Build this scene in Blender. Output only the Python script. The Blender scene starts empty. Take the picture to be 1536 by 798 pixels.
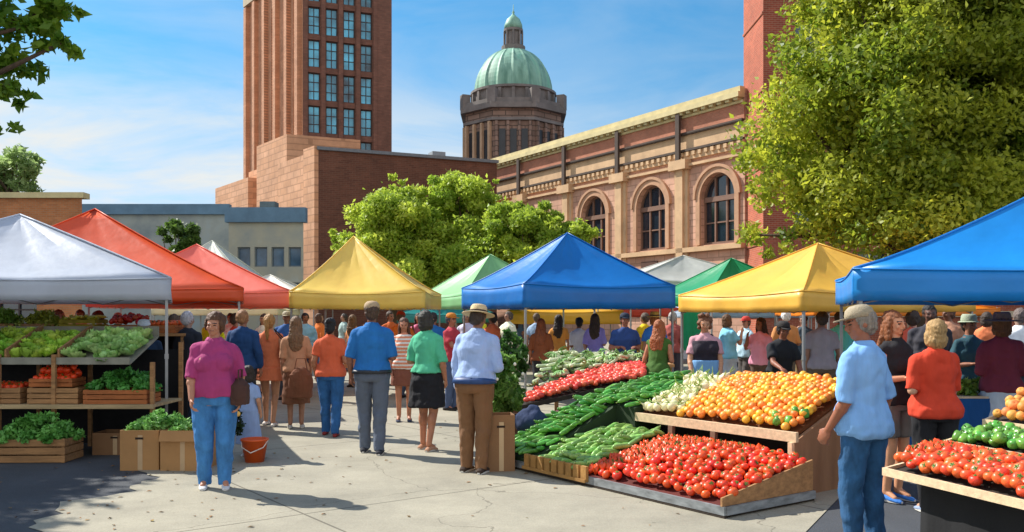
import bpy, bmesh, math, random
import numpy as np
from mathutils import Vector, Matrix, Euler
random.seed(7); np.random.seed(7)
PI = math.pi
scene = bpy.context.scene
COL = scene.collection
F, HZ, CAMZ = 1330.0, 474.0, 1.65

def px2x(px, Y): return (px - 768.0) / F * Y
def py2z(py, Y): return CAMZ - (py - HZ) * Y / F
def lin(h):
    h = h.lstrip('#')
    c = [int(h[i:i+2], 16) / 255 for i in (0, 2, 4)]
    return tuple(((v / 12.92) if v <= 0.04045 else ((v + 0.055) / 1.055) ** 2.4) for v in c)

# ------------------------------------------------------------------ materials
MATS = {}
def new_mat(name):
    m = bpy.data.materials.new(name); m.use_nodes = True
    nt = m.node_tree; b = nt.nodes['Principled BSDF']
    return m, nt, b
def mat(name, col, rough=0.8, var=0.12, scale=6.0, bump=0.0, bscale=None, metal=0.0, transl=0.0,
        rand=0.0, hue=0.0, spec=0.5, detail=4.0, sss=0.0, stretch=None, col2=None, c2at=0.55):
    """procedural material: noise-varied colour, optional bump, translucency and per-object variation"""
    if name in MATS: return MATS[name]
    m, nt, b = new_mat(name); N = nt.nodes; L = nt.links
    col = lin(col) if isinstance(col, str) else col
    tc = N.new('ShaderNodeTexCoord'); src = tc.outputs['Object']
    if stretch:
        mp = N.new('ShaderNodeMapping'); mp.inputs['Scale'].default_value = stretch
        L.new(src, mp.inputs[0]); src = mp.outputs[0]
    no = N.new('ShaderNodeTexNoise'); no.inputs['Scale'].default_value = scale
    no.inputs['Detail'].default_value = detail; no.inputs['Roughness'].default_value = 0.6
    L.new(src, no.inputs['Vector'])
    rp = N.new('ShaderNodeValToRGB')
    a = tuple(max(0, c * (1 - var * 1.6)) for c in col); z = tuple(min(1, c * (1 + var * 1.3)) for c in col)
    rp.color_ramp.elements[0].position = 0.28; rp.color_ramp.elements[0].color = (*a, 1)
    rp.color_ramp.elements[1].position = 0.72; rp.color_ramp.elements[1].color = (*z, 1)
    if col2:
        c2 = lin(col2) if isinstance(col2, str) else col2
        e = rp.color_ramp.elements.new(c2at); e.color = (*c2, 1)
    L.new(no.outputs['Fac'], rp.inputs[0]); out = rp.outputs[0]
    if rand or hue:
        oi = N.new('ShaderNodeObjectInfo'); hs = N.new('ShaderNodeHueSaturation')
        m1 = N.new('ShaderNodeMapRange'); m1.inputs['To Min'].default_value = 1 - rand; m1.inputs['To Max'].default_value = 1 + rand
        m2 = N.new('ShaderNodeMapRange'); m2.inputs['To Min'].default_value = 0.5 - hue; m2.inputs['To Max'].default_value = 0.5 + hue
        wn = N.new('ShaderNodeTexWhiteNoise'); wn.noise_dimensions = '1D'
        L.new(oi.outputs['Random'], m1.inputs['Value']); L.new(oi.outputs['Random'], wn.inputs['W'])
        L.new(wn.outputs['Value'], m2.inputs['Value'])
        L.new(m1.outputs[0], hs.inputs['Value']); L.new(m2.outputs[0], hs.inputs['Hue'])
        L.new(out, hs.inputs['Color']); out = hs.outputs[0]
    L.new(out, b.inputs['Base Color'])
    b.inputs['Roughness'].default_value = rough; b.inputs['Metallic'].default_value = metal
    b.inputs['Specular IOR Level'].default_value = spec
    if sss:
        b.inputs['Subsurface Weight'].default_value = sss; b.inputs['Subsurface Radius'].default_value = (0.6, 0.25, 0.12)
        b.inputs['Subsurface Scale'].default_value = 0.02
    if bump:
        n2 = N.new('ShaderNodeTexNoise'); n2.inputs['Scale'].default_value = bscale or scale * 4; n2.inputs['Detail'].default_value = 5
        L.new(src, n2.inputs['Vector'])
        bp = N.new('ShaderNodeBump'); bp.inputs['Strength'].default_value = bump; bp.inputs['Distance'].default_value = 0.02
        L.new(n2.outputs['Fac'], bp.inputs['Height']); L.new(bp.outputs[0], b.inputs['Normal'])
    if transl:
        tr = N.new('ShaderNodeBsdfTranslucent'); mx = N.new('ShaderNodeMixShader'); mx.inputs[0].default_value = transl
        L.new(out, tr.inputs['Color']); L.new(b.outputs[0], mx.inputs[1]); L.new(tr.outputs[0], mx.inputs[2])
        L.new(mx.outputs[0], N['Material Output'].inputs['Surface'])
    MATS[name] = m
    return m

def brick_mat(name, c1, c2, mortar, d, w=0.22, h=0.075, bump=0.3):
    """coursed masonry: brick texture laid along wall direction d"""
    if name in MATS: return MATS[name]
    m, nt, b = new_mat(name); N = nt.nodes; L = nt.links
    g = N.new('ShaderNodeNewGeometry')
    dt = N.new('ShaderNodeVectorMath'); dt.operation = 'DOT_PRODUCT'; dt.inputs[1].default_value = (d[0], d[1], 0)
    L.new(g.outputs['Position'], dt.inputs[0])
    sp = N.new('ShaderNodeSeparateXYZ'); L.new(g.outputs['Position'], sp.inputs[0])
    cb = N.new('ShaderNodeCombineXYZ'); L.new(dt.outputs['Value'], cb.inputs[0]); L.new(sp.outputs[2], cb.inputs[1])
    br = N.new('ShaderNodeTexBrick'); br.inputs['Scale'].default_value = 1
    br.inputs['Brick Width'].default_value = w; br.inputs['Row Height'].default_value = h; br.inputs['Mortar Size'].default_value = h * 0.09
    br.inputs['Color1'].default_value = (*lin(c1), 1); br.inputs['Color2'].default_value = (*lin(c2), 1); br.inputs['Mortar'].default_value = (*lin(mortar), 1)
    L.new(cb.outputs[0], br.inputs['Vector'])
    no = N.new('ShaderNodeTexNoise'); no.inputs['Scale'].default_value = 0.6; no.inputs['Detail'].default_value = 8; no.inputs['Roughness'].default_value = .7
    L.new(g.outputs['Position'], no.inputs['Vector'])
    mr = N.new('ShaderNodeMapRange'); mr.inputs['From Min'].default_value = .3; mr.inputs['From Max'].default_value = .7
    mr.inputs['To Min'].default_value = .72; mr.inputs['To Max'].default_value = 1.15
    L.new(no.outputs['Fac'], mr.inputs['Value'])
    hs = N.new('ShaderNodeHueSaturation'); L.new(mr.outputs[0], hs.inputs['Value']); L.new(br.outputs['Color'], hs.inputs['Color'])
    L.new(hs.outputs[0], b.inputs['Base Color']); b.inputs['Roughness'].default_value = .9
    bp = N.new('ShaderNodeBump'); bp.inputs['Strength'].default_value = bump; bp.inputs['Distance'].default_value = .01; bp.invert = True
    L.new(br.outputs['Fac'], bp.inputs['Height']); L.new(bp.outputs[0], b.inputs['Normal'])
    MATS[name] = m
    return m

# ------------------------------------------------------------------ object helpers
def tag(o, label=None, cat=None, group=None, kind=None):
    if label: o['label'] = label
    if cat: o['category'] = cat
    if group: o['group'] = group
    if kind: o['kind'] = kind
    return o
def empty(name, loc=(0, 0, 0), rz=0.0, label=None, cat=None, group=None):
    o = bpy.data.objects.new(name, None); COL.objects.link(o); o.location = loc; o.rotation_euler = (0, 0, rz)
    o.empty_display_size = 0.2
    return tag(o, label, cat, group)
def children(o): return [c for c in KIDS.get(o.name, [])]
KIDS = {}
def copy_tree(o, parent=None):
    c = o.copy(); COL.objects.link(c)
    if parent: c.parent = parent; KIDS.setdefault(parent.name, []).append(c)
    for ch in list(KIDS.get(o.name, [])): copy_tree(ch, c)
    return c

class MB:
    """mesh builder: collects shapes, build() links them as ONE object"""
    def __init__(s): s.v = []; s.f = []; s.m = []; s.cur = 0
    def add(s, vs, fs):
        n = len(s.v); s.v.extend([tuple(p) for p in vs])
        for f in fs: s.f.append(tuple(i + n for i in f)); s.m.append(s.cur)
        return s
    def box(s, c, d, rz=0.0, rx=0.0, ry=0.0):
        hx, hy, hz = d[0] / 2, d[1] / 2, d[2] / 2
        R = Euler((rx, ry, rz)).to_matrix(); c = Vector(c)
        vs = [c + R @ Vector((x * hx, y * hy, z * hz)) for z in (-1, 1) for y in (-1, 1) for x in (-1, 1)]
        return s.add(vs, [(0, 2, 3, 1), (4, 5, 7, 6), (0, 1, 5, 4), (2, 6, 7, 3), (0, 4, 6, 2), (1, 3, 7, 5)])
    def prism(s, poly, z0, z1):
        n = len(poly); ar = sum(poly[i][0] * poly[(i + 1) % n][1] - poly[(i + 1) % n][0] * poly[i][1] for i in range(n))
        if ar < 0: poly = poly[::-1]
        f0 = (lambda p: z0) if not callable(z0) else z0
        f1 = (lambda p: z1) if not callable(z1) else z1
        vs = [(p[0], p[1], f0(p)) for p in poly] + [(p[0], p[1], f1(p)) for p in poly]
        fs = [tuple(range(n - 1, -1, -1)), tuple(range(n, 2 * n))]
        fs += [(i, (i + 1) % n, (i + 1) % n + n, i + n) for i in range(n)]
        return s.add(vs, fs)
    def quad(s, a, b, c, d): return s.add([a, b, c, d], [(0, 1, 2, 3)])
    def rings(s, rings, cap=True):
        n = len(rings[0]); vs = [p for r in rings for p in r]; fs = []
        for k in range(len(rings) - 1):
            for i in range(n):
                j = (i + 1) % n; fs.append((k * n + i, k * n + j, (k + 1) * n + j, (k + 1) * n + i))
        if cap:
            fs.append(tuple(range(n - 1, -1, -1))); fs.append(tuple((len(rings) - 1) * n + i for i in range(n)))
        return s.add(vs, fs)
    def tube(s, p1, p2, r1, r2=None, n=10):
        r2 = r1 if r2 is None else r2
        p1 = Vector(p1); p2 = Vector(p2); d = (p2 - p1).normalized()
        a = d.orthogonal().normalized(); b = d.cross(a)
        return s.rings([[p + (a * math.cos(2 * PI * i / n) + b * math.sin(2 * PI * i / n)) * r for i in range(n)] for p, r in ((p1, r1), (p2, r2))])
    def path(s, pts, rs, n=8):
        pts = [Vector(p) for p in pts]; rg = []; a = None
        for k, p in enumerate(pts):
            d = (pts[min(k + 1, len(pts) - 1)] - pts[max(k - 1, 0)]).normalized()
            a = d.orthogonal().normalized() if a is None else (a - d * a.dot(d)).normalized()
            b = d.cross(a); r = rs[k] if hasattr(rs, '__len__') else rs
            rg.append([p + (a * math.cos(2 * PI * i / n) + b * math.sin(2 * PI * i / n)) * r for i in range(n)])
        return s.rings(rg)
    def lathe(s, c, prof, n=24, sx=1, sy=1):
        return s.rings([[(c[0] + r * sx * math.cos(2 * PI * i / n), c[1] + r * sy * math.sin(2 * PI * i / n), c[2] + z) for i in range(n)] for r, z in prof])
    def sphere(s, c, r, n=12, m=8, M=None):
        r = r if hasattr(r, '__len__') else (r, r, r); c = Vector(c); rg = []
        for k in range(1, m):
            t = PI * k / m; ring = []
            for i in range(n):
                p = Vector((r[0] * math.sin(t) * math.cos(2 * PI * i / n), r[1] * math.sin(t) * math.sin(2 * PI * i / n), -r[2] * math.cos(t)))
                if M: p = M @ p
                ring.append(c + p)
            rg.append(ring)
        bot = Vector((0, 0, -r[2])); top = Vector((0, 0, r[2]))
        if M: bot = M @ bot; top = M @ top
        vs = [p for g in rg for p in g] + [c + bot, c + top]; fs = []; K = len(rg)
        for k in range(K - 1):
            for i in range(n):
                j = (i + 1) % n; fs.append((k * n + i, k * n + j, (k + 1) * n + j, (k + 1) * n + i))
        for i in range(n):
            j = (i + 1) % n; fs.append((K * n, j, i)); fs.append((K * n + 1, (K - 1) * n + i, (K - 1) * n + j))
        return s.add(vs, fs)
    def mesh(s, name, mats, off=(0, 0, 0), smooth=False):
        me = bpy.data.meshes.new(name)
        v = np.array(s.v, dtype=float) - np.array(off, dtype=float)
        me.from_pydata([tuple(p) for p in v], [], s.f)
        for m in (mats if isinstance(mats, (list, tuple)) else [mats]): me.materials.append(m)
        me.polygons.foreach_set('material_index', s.m)
        if smooth: me.polygons.foreach_set('use_smooth', [True] * len(s.f))
        me.update()
        return me
    def build(s, name, mats, parent=None, smooth=False, world=False, bevel=0.0, loc=None):
        off = parent.location if (parent and world) else (loc or (0, 0, 0))
        p = parent
        if parent and world and parent.parent: off = parent.parent.location   # sub-part built in world space
        me = s.mesh(name, mats, off, smooth)
        o = bpy.data.objects.new(name, me); COL.objects.link(o)
        if parent: o.parent = parent; KIDS.setdefault(parent.name, []).append(o)
        if loc: o.location = loc
        if bevel:
            b = o.modifiers.new('b', 'BEVEL'); b.width = bevel; b.segments = 2; b.limit_method = 'ANGLE'
        return o

def np_mesh(name, V, Fq, mats, mi=None, smooth=False):
    """fast mesh from numpy arrays of quads"""
    me = bpy.data.meshes.new(name)
    nf = len(Fq); me.vertices.add(len(V)); me.vertices.foreach_set('co', np.asarray(V, dtype=np.float32).ravel())
    me.loops.add(nf * 4); me.loops.foreach_set('vertex_index', np.asarray(Fq, dtype=np.int32).ravel())
    me.polygons.add(nf); me.polygons.foreach_set('loop_start', np.arange(0, nf * 4, 4, dtype=np.int32))
    for m in mats: me.materials.append(m)
    if mi is not None: me.polygons.foreach_set('material_index', np.asarray(mi, dtype=np.int32))
    me.update(calc_edges=True); me.validate()
    return me
MATS_EYE = mat('eye_dark', '#2a1c14', .3, .05)
_tmpcol = bpy.data.collections.new('work'); COL.children.link(_tmpcol)
_tex = {}
def cloud_tex(size):
    if size not in _tex:
        t = bpy.data.textures.new('folds', 'CLOUDS'); t.noise_scale = size; t.noise_depth = 1; _tex[size] = t
    return _tex[size]
def crease_tex():
    if 'cr' not in _tex:
        t = bpy.data.textures.new('creases', 'MARBLE'); t.noise_scale = .16; t.turbulence = 9; t.noise_depth = 1; t.marble_type = 'SOFT'; _tex['cr'] = t
    return _tex['cr']
def remeshed(mb, vox, smooth=3, folds=0.0, fsize=0.09, crease=0.0):
    """union of overlapping closed shapes as one continuous smooth skin"""
    me = mb.mesh('tmp', [None]); o = bpy.data.objects.new('tmp', me); _tmpcol.objects.link(o)
    r = o.modifiers.new('r', 'REMESH'); r.mode = 'VOXEL'; r.voxel_size = vox; r.use_smooth_shade = True
    if smooth:
        s = o.modifiers.new('s', 'SMOOTH'); s.factor = 0.6; s.iterations = smooth
    if folds:
        d = o.modifiers.new('d', 'DISPLACE'); d.texture = cloud_tex(fsize); d.strength = folds; d.mid_level = 0.42; d.texture_coords = 'LOCAL'
        if crease:
            d = o.modifiers.new('c', 'DISPLACE'); d.texture = crease_tex(); d.strength = crease; d.mid_level = 0.35; d.texture_coords = 'LOCAL'
    dg = bpy.context.evaluated_depsgraph_get(); dg.update()
    m = bpy.data.meshes.new_from_object(o.evaluated_get(dg)); m.name = 'skin'
    bpy.data.objects.remove(o); bpy.data.meshes.remove(me)
    m.polygons.foreach_set('use_smooth', [True] * len(m.polygons))
    return m
def link_mesh(name, me, mats, parent=None):
    me.name = name; me.materials.clear()
    for m in mats: me.materials.append(m)
    o = bpy.data.objects.new(name, me); COL.objects.link(o)
    if parent: o.parent = parent; KIDS.setdefault(parent.name, []).append(o)
    return o

def limb(mb, a, b, r1, r2, n=14, ball=True):
    mb.tube(a, b, r1, r2, n)
    if ball: mb.sphere(a, r1, 12, 8); mb.sphere(b, r2, 12, 8)

ARM = {  # elbow offset from shoulder, wrist offset from elbow (x is outward)
    'down': ((.05, .02, -.285), (.0, -.05, -.25)),
    'loose': ((.08, .03, -.275), (-.01, -.09, -.235)),
    'bent': ((.07, .04, -.28), (-.11, -.21, .03)),
    'cross': ((.06, .03, -.28), (-.17, -.17, .03)),
    'reach': ((.03, -.17, -.22), (-.02, -.24, -.07)),
    'far': ((.04, -.22, -.18), (-.01, -.26, .0)),
    'pocket': ((.10, .06, -.27), (-.06, -.07, -.22)),
    'hip': ((.15, .06, -.24), (-.12, -.10, -.18)),
    'swing': ((.05, .10, -.27), (.0, -.02, -.26)),
    'fore': ((.05, -.07, -.275), (-.01, -.14, -.21)),
    'up': ((.06, -.13, -.20), (-.08, -.10, .22)),
    'bag': ((.05, .01, -.29), (.02, -.02, -.26)),
}
def cloth(col, kind='cotton'):
    k = 'cloth_' + kind + col; return cloth_(k, col, kind)
def cloth_(k, col, kind):
    if kind == 'stripe':
        m = mat(k, col, .9, .06, 5, .3, 17)
        if not m.get('st'):
            m['st'] = 1; N = m.node_tree.nodes; L = m.node_tree.links; b = N['Principled BSDF']; src = b.inputs['Base Color'].links[0].from_socket
            wv = N.new('ShaderNodeTexWave'); wv.bands_direction = 'Z'; wv.inputs['Scale'].default_value = 5.5; wv.inputs['Distortion'].default_value = .6; tc = N.new('ShaderNodeTexCoord'); L.new(tc.outputs['Object'], wv.inputs[0])
            gt = N.new('ShaderNodeMath'); gt.operation = 'GREATER_THAN'; gt.inputs[1].default_value = .55; L.new(wv.outputs['Fac'], gt.inputs[0])
            mx = N.new('ShaderNodeMixRGB'); mx.inputs[2].default_value = (.75, .70, .64, 1); L.new(gt.outputs[0], mx.inputs[0]); L.new(src, mx.inputs[1]); L.new(mx.outputs[0], b.inputs['Base Color'])
        return m
    if kind == 'denim': return mat(k, col, .9, .22, 9, .4, 34, stretch=(1, 1, .5), col2=tuple(min(1, c * 1.35) for c in lin(col)), c2at=.62)
    if kind == 'stripe': return mat(k, col, .85, .2, 5, .1, 90, stretch=(9, 9, .6))
    return mat(k, col, .9, .09, 7, .4, 24, stretch=(1.2, 1.2, .35))
def skin_m(col): return mat('skin_' + col, col, .55, .08, 12, .05, 200, sss=.12)
def hair_m(col): return mat('hair_' + col, col, .62, .3, 22, .5, 60, stretch=(3, 3, .4))

def person(loc, yaw, label, H=1.70, fat=1.0, fem=False, skin='#b5815f', top='#3a6ea5', sleeve='short', topkind='cotton',
           bottom='trousers', bcol='#2b4a75', bkind='denim', hem=None, hair='short', hcol='#4a3020', hat=None, hatcol='#d8c090',
           shoes='#2a2422', arms=('down', 'down'), stride=0.0, headyaw=0.0, nod=0.0, lean=0.0, vox=.013, belt=None, vest=None,
           apron=None, group='shoppers in the market crowd', child=False, tophem=.90, legbend=0.0, cat='person', hero=False, bvox=None, collar=None):
    S = H / 1.75
    hs = 1.32 if child else 1.0           # a child's head is larger for its height
    wS = .90 if fem else 1.0
    LM = Matrix.Translation((0, 0, .95)) @ Matrix.Rotation(lean, 4, 'X') @ Matrix.Translation((0, 0, -.95))
    def U(p): return (LM @ Vector(p)) * S if p[2] > .95 else Vector(p) * S
    def loft(mb, prof, g=0.0, n=22):
        rg = []
        for z, rx, ry, cy in prof:
            ring = []
            for i in range(n):
                a = 2 * PI * i / n; ca, sa = math.cos(a), math.sin(a)
                x = (rx + g) * math.copysign(abs(ca) ** .85, ca); y = cy + (ry + g) * math.copysign(abs(sa) ** .85, sa)
                ring.append(U((x, y, z)))
            rg.append(ring)
        mb.rings(rg)
    f = fat; b = max(0, fat - 1)
    torso = [(.84, .12 * f, .10 * f, .01), (.89, .165 * f, .12 * f, .015), (.95, .172 * f, .122 * f, .012), (1.02, .155 * f, .112 * f, -b * .06),
             (1.09, (.128 if fem else .142) * f * (1 + b * .3), .100 * f * (1 + b * .5), -b * .10), (1.18, .148 * f * wS, .108 * f, -b * .07), (1.29, .168 * f * wS, .118 * f, -.01),
             (1.37, .170 * wS * (1 + b * .5), .108, .0), (1.43, .150 * wS, .09, .008), (1.475, .095, .07, .012), (1.50, .060, .056, .012)]
    shx = .172 * wS * (1 + b * .35)
    ar = 1 + b * .7
    wr = []
    B = MB(); loft(B, torso)
    if fem:
        for sx in (-1, 1): B.sphere(U((sx * .075 * f, -.085 * f, 1.27)), .068 * S * f, 12, 8)
    # arms
    A = []
    for sx, nm in zip((-1, 1), arms):
        e_, w_ = ARM[nm] if isinstance(nm, str) else nm
        sh = U((sx * shx, .005, 1.40)); el = sh + Vector((e_[0] * sx, e_[1], e_[2])) * S; w = el + Vector((w_[0] * sx, w_[1], w_[2])) * S
        A.append((sh, el, w))
        limb(B, U((sx * .03, .012, 1.455)), sh, .046 * S, .047 * S); limb(B, sh, el, .048 * S * ar, .040 * S * ar); limb(B, el, w, .041 * S * ar, .027 * S)
        mid = el.lerp(w, .25); B.sphere(mid, .043 * S * ar, 12, 8)
        # hand: palm, four fingers, thumb
        d = (w - el).normalized(); side = Vector((0, -1, 0)) if abs(d.z) > .75 else Vector((-sx, 0, 0))
        side = (side - d * side.dot(d)).normalized(); nrm = d.cross(side).normalized()
        inward = nrm if nrm.dot(Vector((-sx, 0, -.2))) > 0 else -nrm
        hsz = S * (.95 if fem else 1.05) * (1.1 if child else 1)
        pc = w + d * .050 * hsz; M = Matrix((side, inward, d)).transposed()
        B.sphere(w + d * .01 * hsz, (.026 * hsz, .020 * hsz, .03 * hsz), 12, 8, M)
        B.sphere(pc, (.042 * hsz, .017 * hsz, .050 * hsz), 14, 10, M)
        for k in range(4):
            off = (k - 1.5) * .0215 * hsz; base = w + d * (.082 - abs(k - 1.2) * .004) * hsz - side * off
            ln = (.036, .042, .040, .032)[k] * hsz; cur = .35 + .05 * k; p = base; an = .1
            rr = (.0092, .0095, .0092, .0082)[k] * hsz
            for q, c in enumerate((cur, cur + .3, cur + .2)):
                an += c * .8; q2 = p + (d * math.cos(an) + inward * math.sin(an)) * ln * (1, .72, .55)[q]
                limb(B, p, q2, rr * (1 - .08 * q), rr * (1 - .08 * (q + 1)), 8); p = q2
        t0 = w + d * .025 * hsz + side * .026 * hsz; t1 = t0 + (side * .6 + d * .7 + inward * .35).normalized() * .038 * hsz
        t2 = t1 + (side * .15 + d * .85 + inward * .45).normalized() * .030 * hsz
        limb(B, t0, t1, .0125 * hsz, .0105 * hsz, 8); limb(B, t1, t2, .0105 * hsz, .0085 * hsz, 8)
        wr.append(w + d * .07 * hsz)
    # legs
    Lg = []
    for sx in (-1, 1):
        fy = -sx * stride * .22; hx = .092 * f
        hp = Vector((sx * hx, .01, .90)) * S; an = Vector((sx * (.085 + b * .06), .035 + fy, .085)) * S
        kn = Vector((sx * (.09 + b * .05), fy * .45 - .015 - abs(stride) * .04 - legbend * .1, .495)) * S
        lf = 1 + b * .8
        Lg.append((hp, kn, an, fy)); lt = (1.0 if not fem else 1.04) * lf
        limb(B, hp, kn, .088 * S * lt, .056 * S * lf); limb(B, kn, an, .055 * S * lf, .036 * S)
        cm = kn.lerp(an, .28) + Vector((0, .016 * S, 0)); B.sphere(cm, (.052 * S * lf, .054 * S * lf, .11 * S), 12, 8)
        limb(B, an, an + Vector((sx * .015, -.10, -.045)) * S, .034 * S, .026 * S)
    # neck and head
    nb = U((0, .012, 1.47)); hc0 = U((0, -.012, 1.635))
    HM = Matrix.Translation(nb) @ Matrix.Rotation(lean * .5 + nod, 4, 'X') @ Matrix.Rotation(headyaw, 4, 'Z') @ Matrix.Scale(S * hs, 4)
    def Hd(p): return HM @ Vector(p)
    R3 = HM.to_3x3()
    def hsph(mb, c, r, n=16, m=12): mb.sphere(Hd(c), r, n, m, R3)
    limb(B, nb - Vector((0, 0, .03 * S)), Hd((0, .0, .08)), .056 * S * (1 + b * .3), .052 * S)
    cz = .168
    hsph(B, (0, .004, cz + .018), (.075, .092, .092)); hsph(B, (0, -.024, cz - .045), (.056, .062, .062)); hsph(B, (0, -.055, cz - .082), (.026, .024, .020))
    hsph(B, (0, -.082, cz + .014), (.05, .014, .012))                                   # brow
    hsph(B, (0, -.098, cz - .022), (.0115, .018, .020), 10, 8); hsph(B, (0, -.092, cz - .004), (.008, .012, .022), 10, 8)   # nose
    hsph(B, (0, -.084, cz - .052), (.024, .010, .008), 10, 8)                            # lips
    for sx in (-1, 1):
        hsph(B, (sx * .076, .008, cz - .012), (.010, .018, .030), 10, 8); hsph(B, (sx * .038, -.066, cz - .028), (.022, .020, .022), 10, 8)
    bv = bvox or (min(vox, .009) if hero else vox * .85)
    me = remeshed(B, bv, 1)
    body = link_mesh('person', me, [skin_m(skin), MATS_EYE, mat('lips_' + skin, tuple(c * .62 for c in lin(skin)), .5, .05)])
    # colour eyes, brows and lips by place on the face
    co = np.empty(len(me.polygons) * 3, dtype=np.float32); me.polygons.foreach_get('center', co); co = co.reshape(-1, 3)
    inv = np.array(HM.inverted()); q = co @ inv[:3, :3].T + inv[:3, 3]
    mi = np.zeros(len(co), dtype=np.int32)
    for sx in (-1, 1):
        mi[((q[:, 0] - sx * .031) / .013) ** 2 + ((q[:, 2] - cz - .0) / .0062) ** 2 < 1] = 1
        mi[(abs(q[:, 0] - sx * .032) < .018) & (abs(q[:, 2] - cz - .021) < .0045)] = 1
    mi[(abs(q[:, 0]) < .025) & (abs(q[:, 2] - cz + .052) < .0065)] = 2
    mi[q[:, 1] > -.055] = 0
    me.polygons.foreach_set('material_index', mi)
    body.location = loc; body.rotation_euler = (0, 0, yaw)
    tag(body, label, cat, group)
    # garments -------------------------------------------------
    def sub(prof, z0, z1, extra=None):
        out = []
        zs = [p[0] for p in prof]
        def at(z): return tuple(float(np.interp(z, zs, [p[k] for p in prof])) for k in (1, 2, 3))
        for z in [z0] + [p[0] for p in prof if z0 < p[0] < z1] + [z1]:
            rx, ry, cy = at(z); out.append((z, rx, ry, cy))
        return out
    gv = vox
    dress = bottom == 'dress'
    def add_sleeves(T, g, mode):
        for sh, el, w in A:
            limb(T, U((.03 * (1 if sh.x > 0 else -1), .012, 1.447)), sh, .050 * S + g, .046 * S * ar + g)
            if mode == 'none': continue
            if mode == 'short': limb(T, sh, sh.lerp(el, .72), .049 * S * ar + g, .047 * S * ar + g * 1.6, ball=False)
            elif mode == 'half': limb(T, sh, el.lerp(w, .05), .049 * S * ar + g, .045 * S * ar + g * 1.5, ball=False)
            else:
                limb(T, sh, el, .052 * S * ar + g, .043 * S * ar + g); limb(T, el, el.lerp(w, .93), .043 * S * ar + g, .030 * S + g, ball=False); T.sphere(el, .043 * S * ar + g)
    g = .010 * S
    T = MB()
    pr = sub(torso, tophem, 1.487)
    pr = [(z, rx + (.028 if z < 1.06 else .014 if z < 1.16 else .006), ry + (.030 if z < 1.06 else .016 if z < 1.16 else .006), cy) for z, rx, ry, cy in pr]
    if dress:
        h = hem or .48; fl = .07
        pr = [(h, torso[2][1] + fl, torso[2][2] + fl + abs(stride) * .05, .01), (h + .2, torso[2][1] + fl * .6, torso[2][2] + fl * .6, .01)] + [p for p in sub(torso, .90, 1.487)]
    loft(T, pr, .011)
    if fem:
        for sx in (-1, 1): T.sphere(U((sx * .072 * f, -.085 * f, 1.265)), .078 * S * f, 12, 8)
    T.tube(U((0, .012, 1.46)), U((0, .008, 1.515)), .085 * S, .066 * S, 18)
    add_sleeves(T, g, sleeve)
    tm = remeshed(T, gv, 2, .020 * S, .11, .012 * S)
    link_mesh('dress' if dress else 'shirt', tm, [cloth(top, topkind)], body)
    if collar:
        cm_ = MB(); rgc = []
        for z, r1_, dy in ((1.485, .080, 0), (1.520, .066, .0), (1.522, .070, .0), (1.492, .092, -.004), (1.480, .094, -.004)):
            rgc.append([U((r1_ * math.cos(a), .010 + dy + r1_ * .95 * math.sin(a) , z - (.03 if math.sin(a) < -.9 else 0))) for a in [2 * PI * i / 22 for i in range(22)]])
        cm_.rings(rgc, cap=False); cm_.build('collar', cloth(collar), body, smooth=True)
    if vest:
        V = MB(); loft(V, [(z, rx, ry, cy) for z, rx, ry, cy in sub(torso, .93, 1.40)], .040)
        for sx in (-1, 1): V.sphere(U((sx * .072 * f, -.085 * f, 1.265)), .094 * S * f, 12, 8); limb(V, U((sx * .085, -.04, 1.36)), U((sx * .09, .03, 1.45)), .05, .045)
        vm = remeshed(V, gv, 2, .012, .1); vo = link_mesh('vest', vm, [cloth(vest)], body)
    if bottom in ('trousers', 'shorts'):
        P = MB(); loft(P, sub(torso, .845, 1.01), .018)
        for hp, kn, an, fy in Lg:
            P.sphere(hp, .102 * S * (1 + b * .8), 14, 10); lf = 1 + b * .8
            if bottom == 'trousers':
                limb(P, hp, kn, .100 * S * lf, .074 * S * lf); limb(P, kn, an + Vector((0, -.006, -.045)) * S, .075 * S * lf, .062 * S, ball=False); P.sphere(kn.lerp(an, .28) + Vector((0, .014 * S, 0)), (.066 * S * lf, .068 * S * lf, .14 * S), 12, 8)
            else: limb(P, hp, hp.lerp(kn, .75), .098 * S * lf, .088 * S * lf, ball=False)
        pm = remeshed(P, gv, 2, .014 * S, .10, .011 * S)
        link_mesh('trousers' if bottom == 'trousers' else 'shorts', pm, [cloth(bcol, bkind)], body)
    elif bottom == 'skirt':
        h = hem or .52; P = MB()
        loft(P, [(h, .205 * f, .165 * f + abs(stride) * .05, .01), (h + .2, .195 * f, .15 * f, .01), (.88, .185 * f, .135 * f, .015), (1.0, .165 * f, .12 * f, .0), (1.06, .15 * f, .108 * f, 0)], .01)
        pm = remeshed(P, gv, 2, .025, .09, .012); link_mesh('skirt', pm, [cloth(bcol, bkind)], body)
    if belt:
        P = MB(); a1, a2 = sub(torso, tophem - .035, tophem + .005)[0], sub(torso, tophem - .035, tophem + .005)[-1]; loft(P, [a1, a2], .046); link_mesh('belt', P.mesh('belt', [None], smooth=True), [mat('leather' + belt, belt, .5, .15, 20)], body)
    if apron:
        P = MB(); loft(P, [(.60, .16 * f, .12, -.06), (.90, .175 * f, .13 * f, -.035), (1.12, .15 * f, .13 * f, -.045)], .030)
        am = remeshed(P, gv, 1, .01, .1); link_mesh('apron', am, [cloth(apron)], body)
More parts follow.
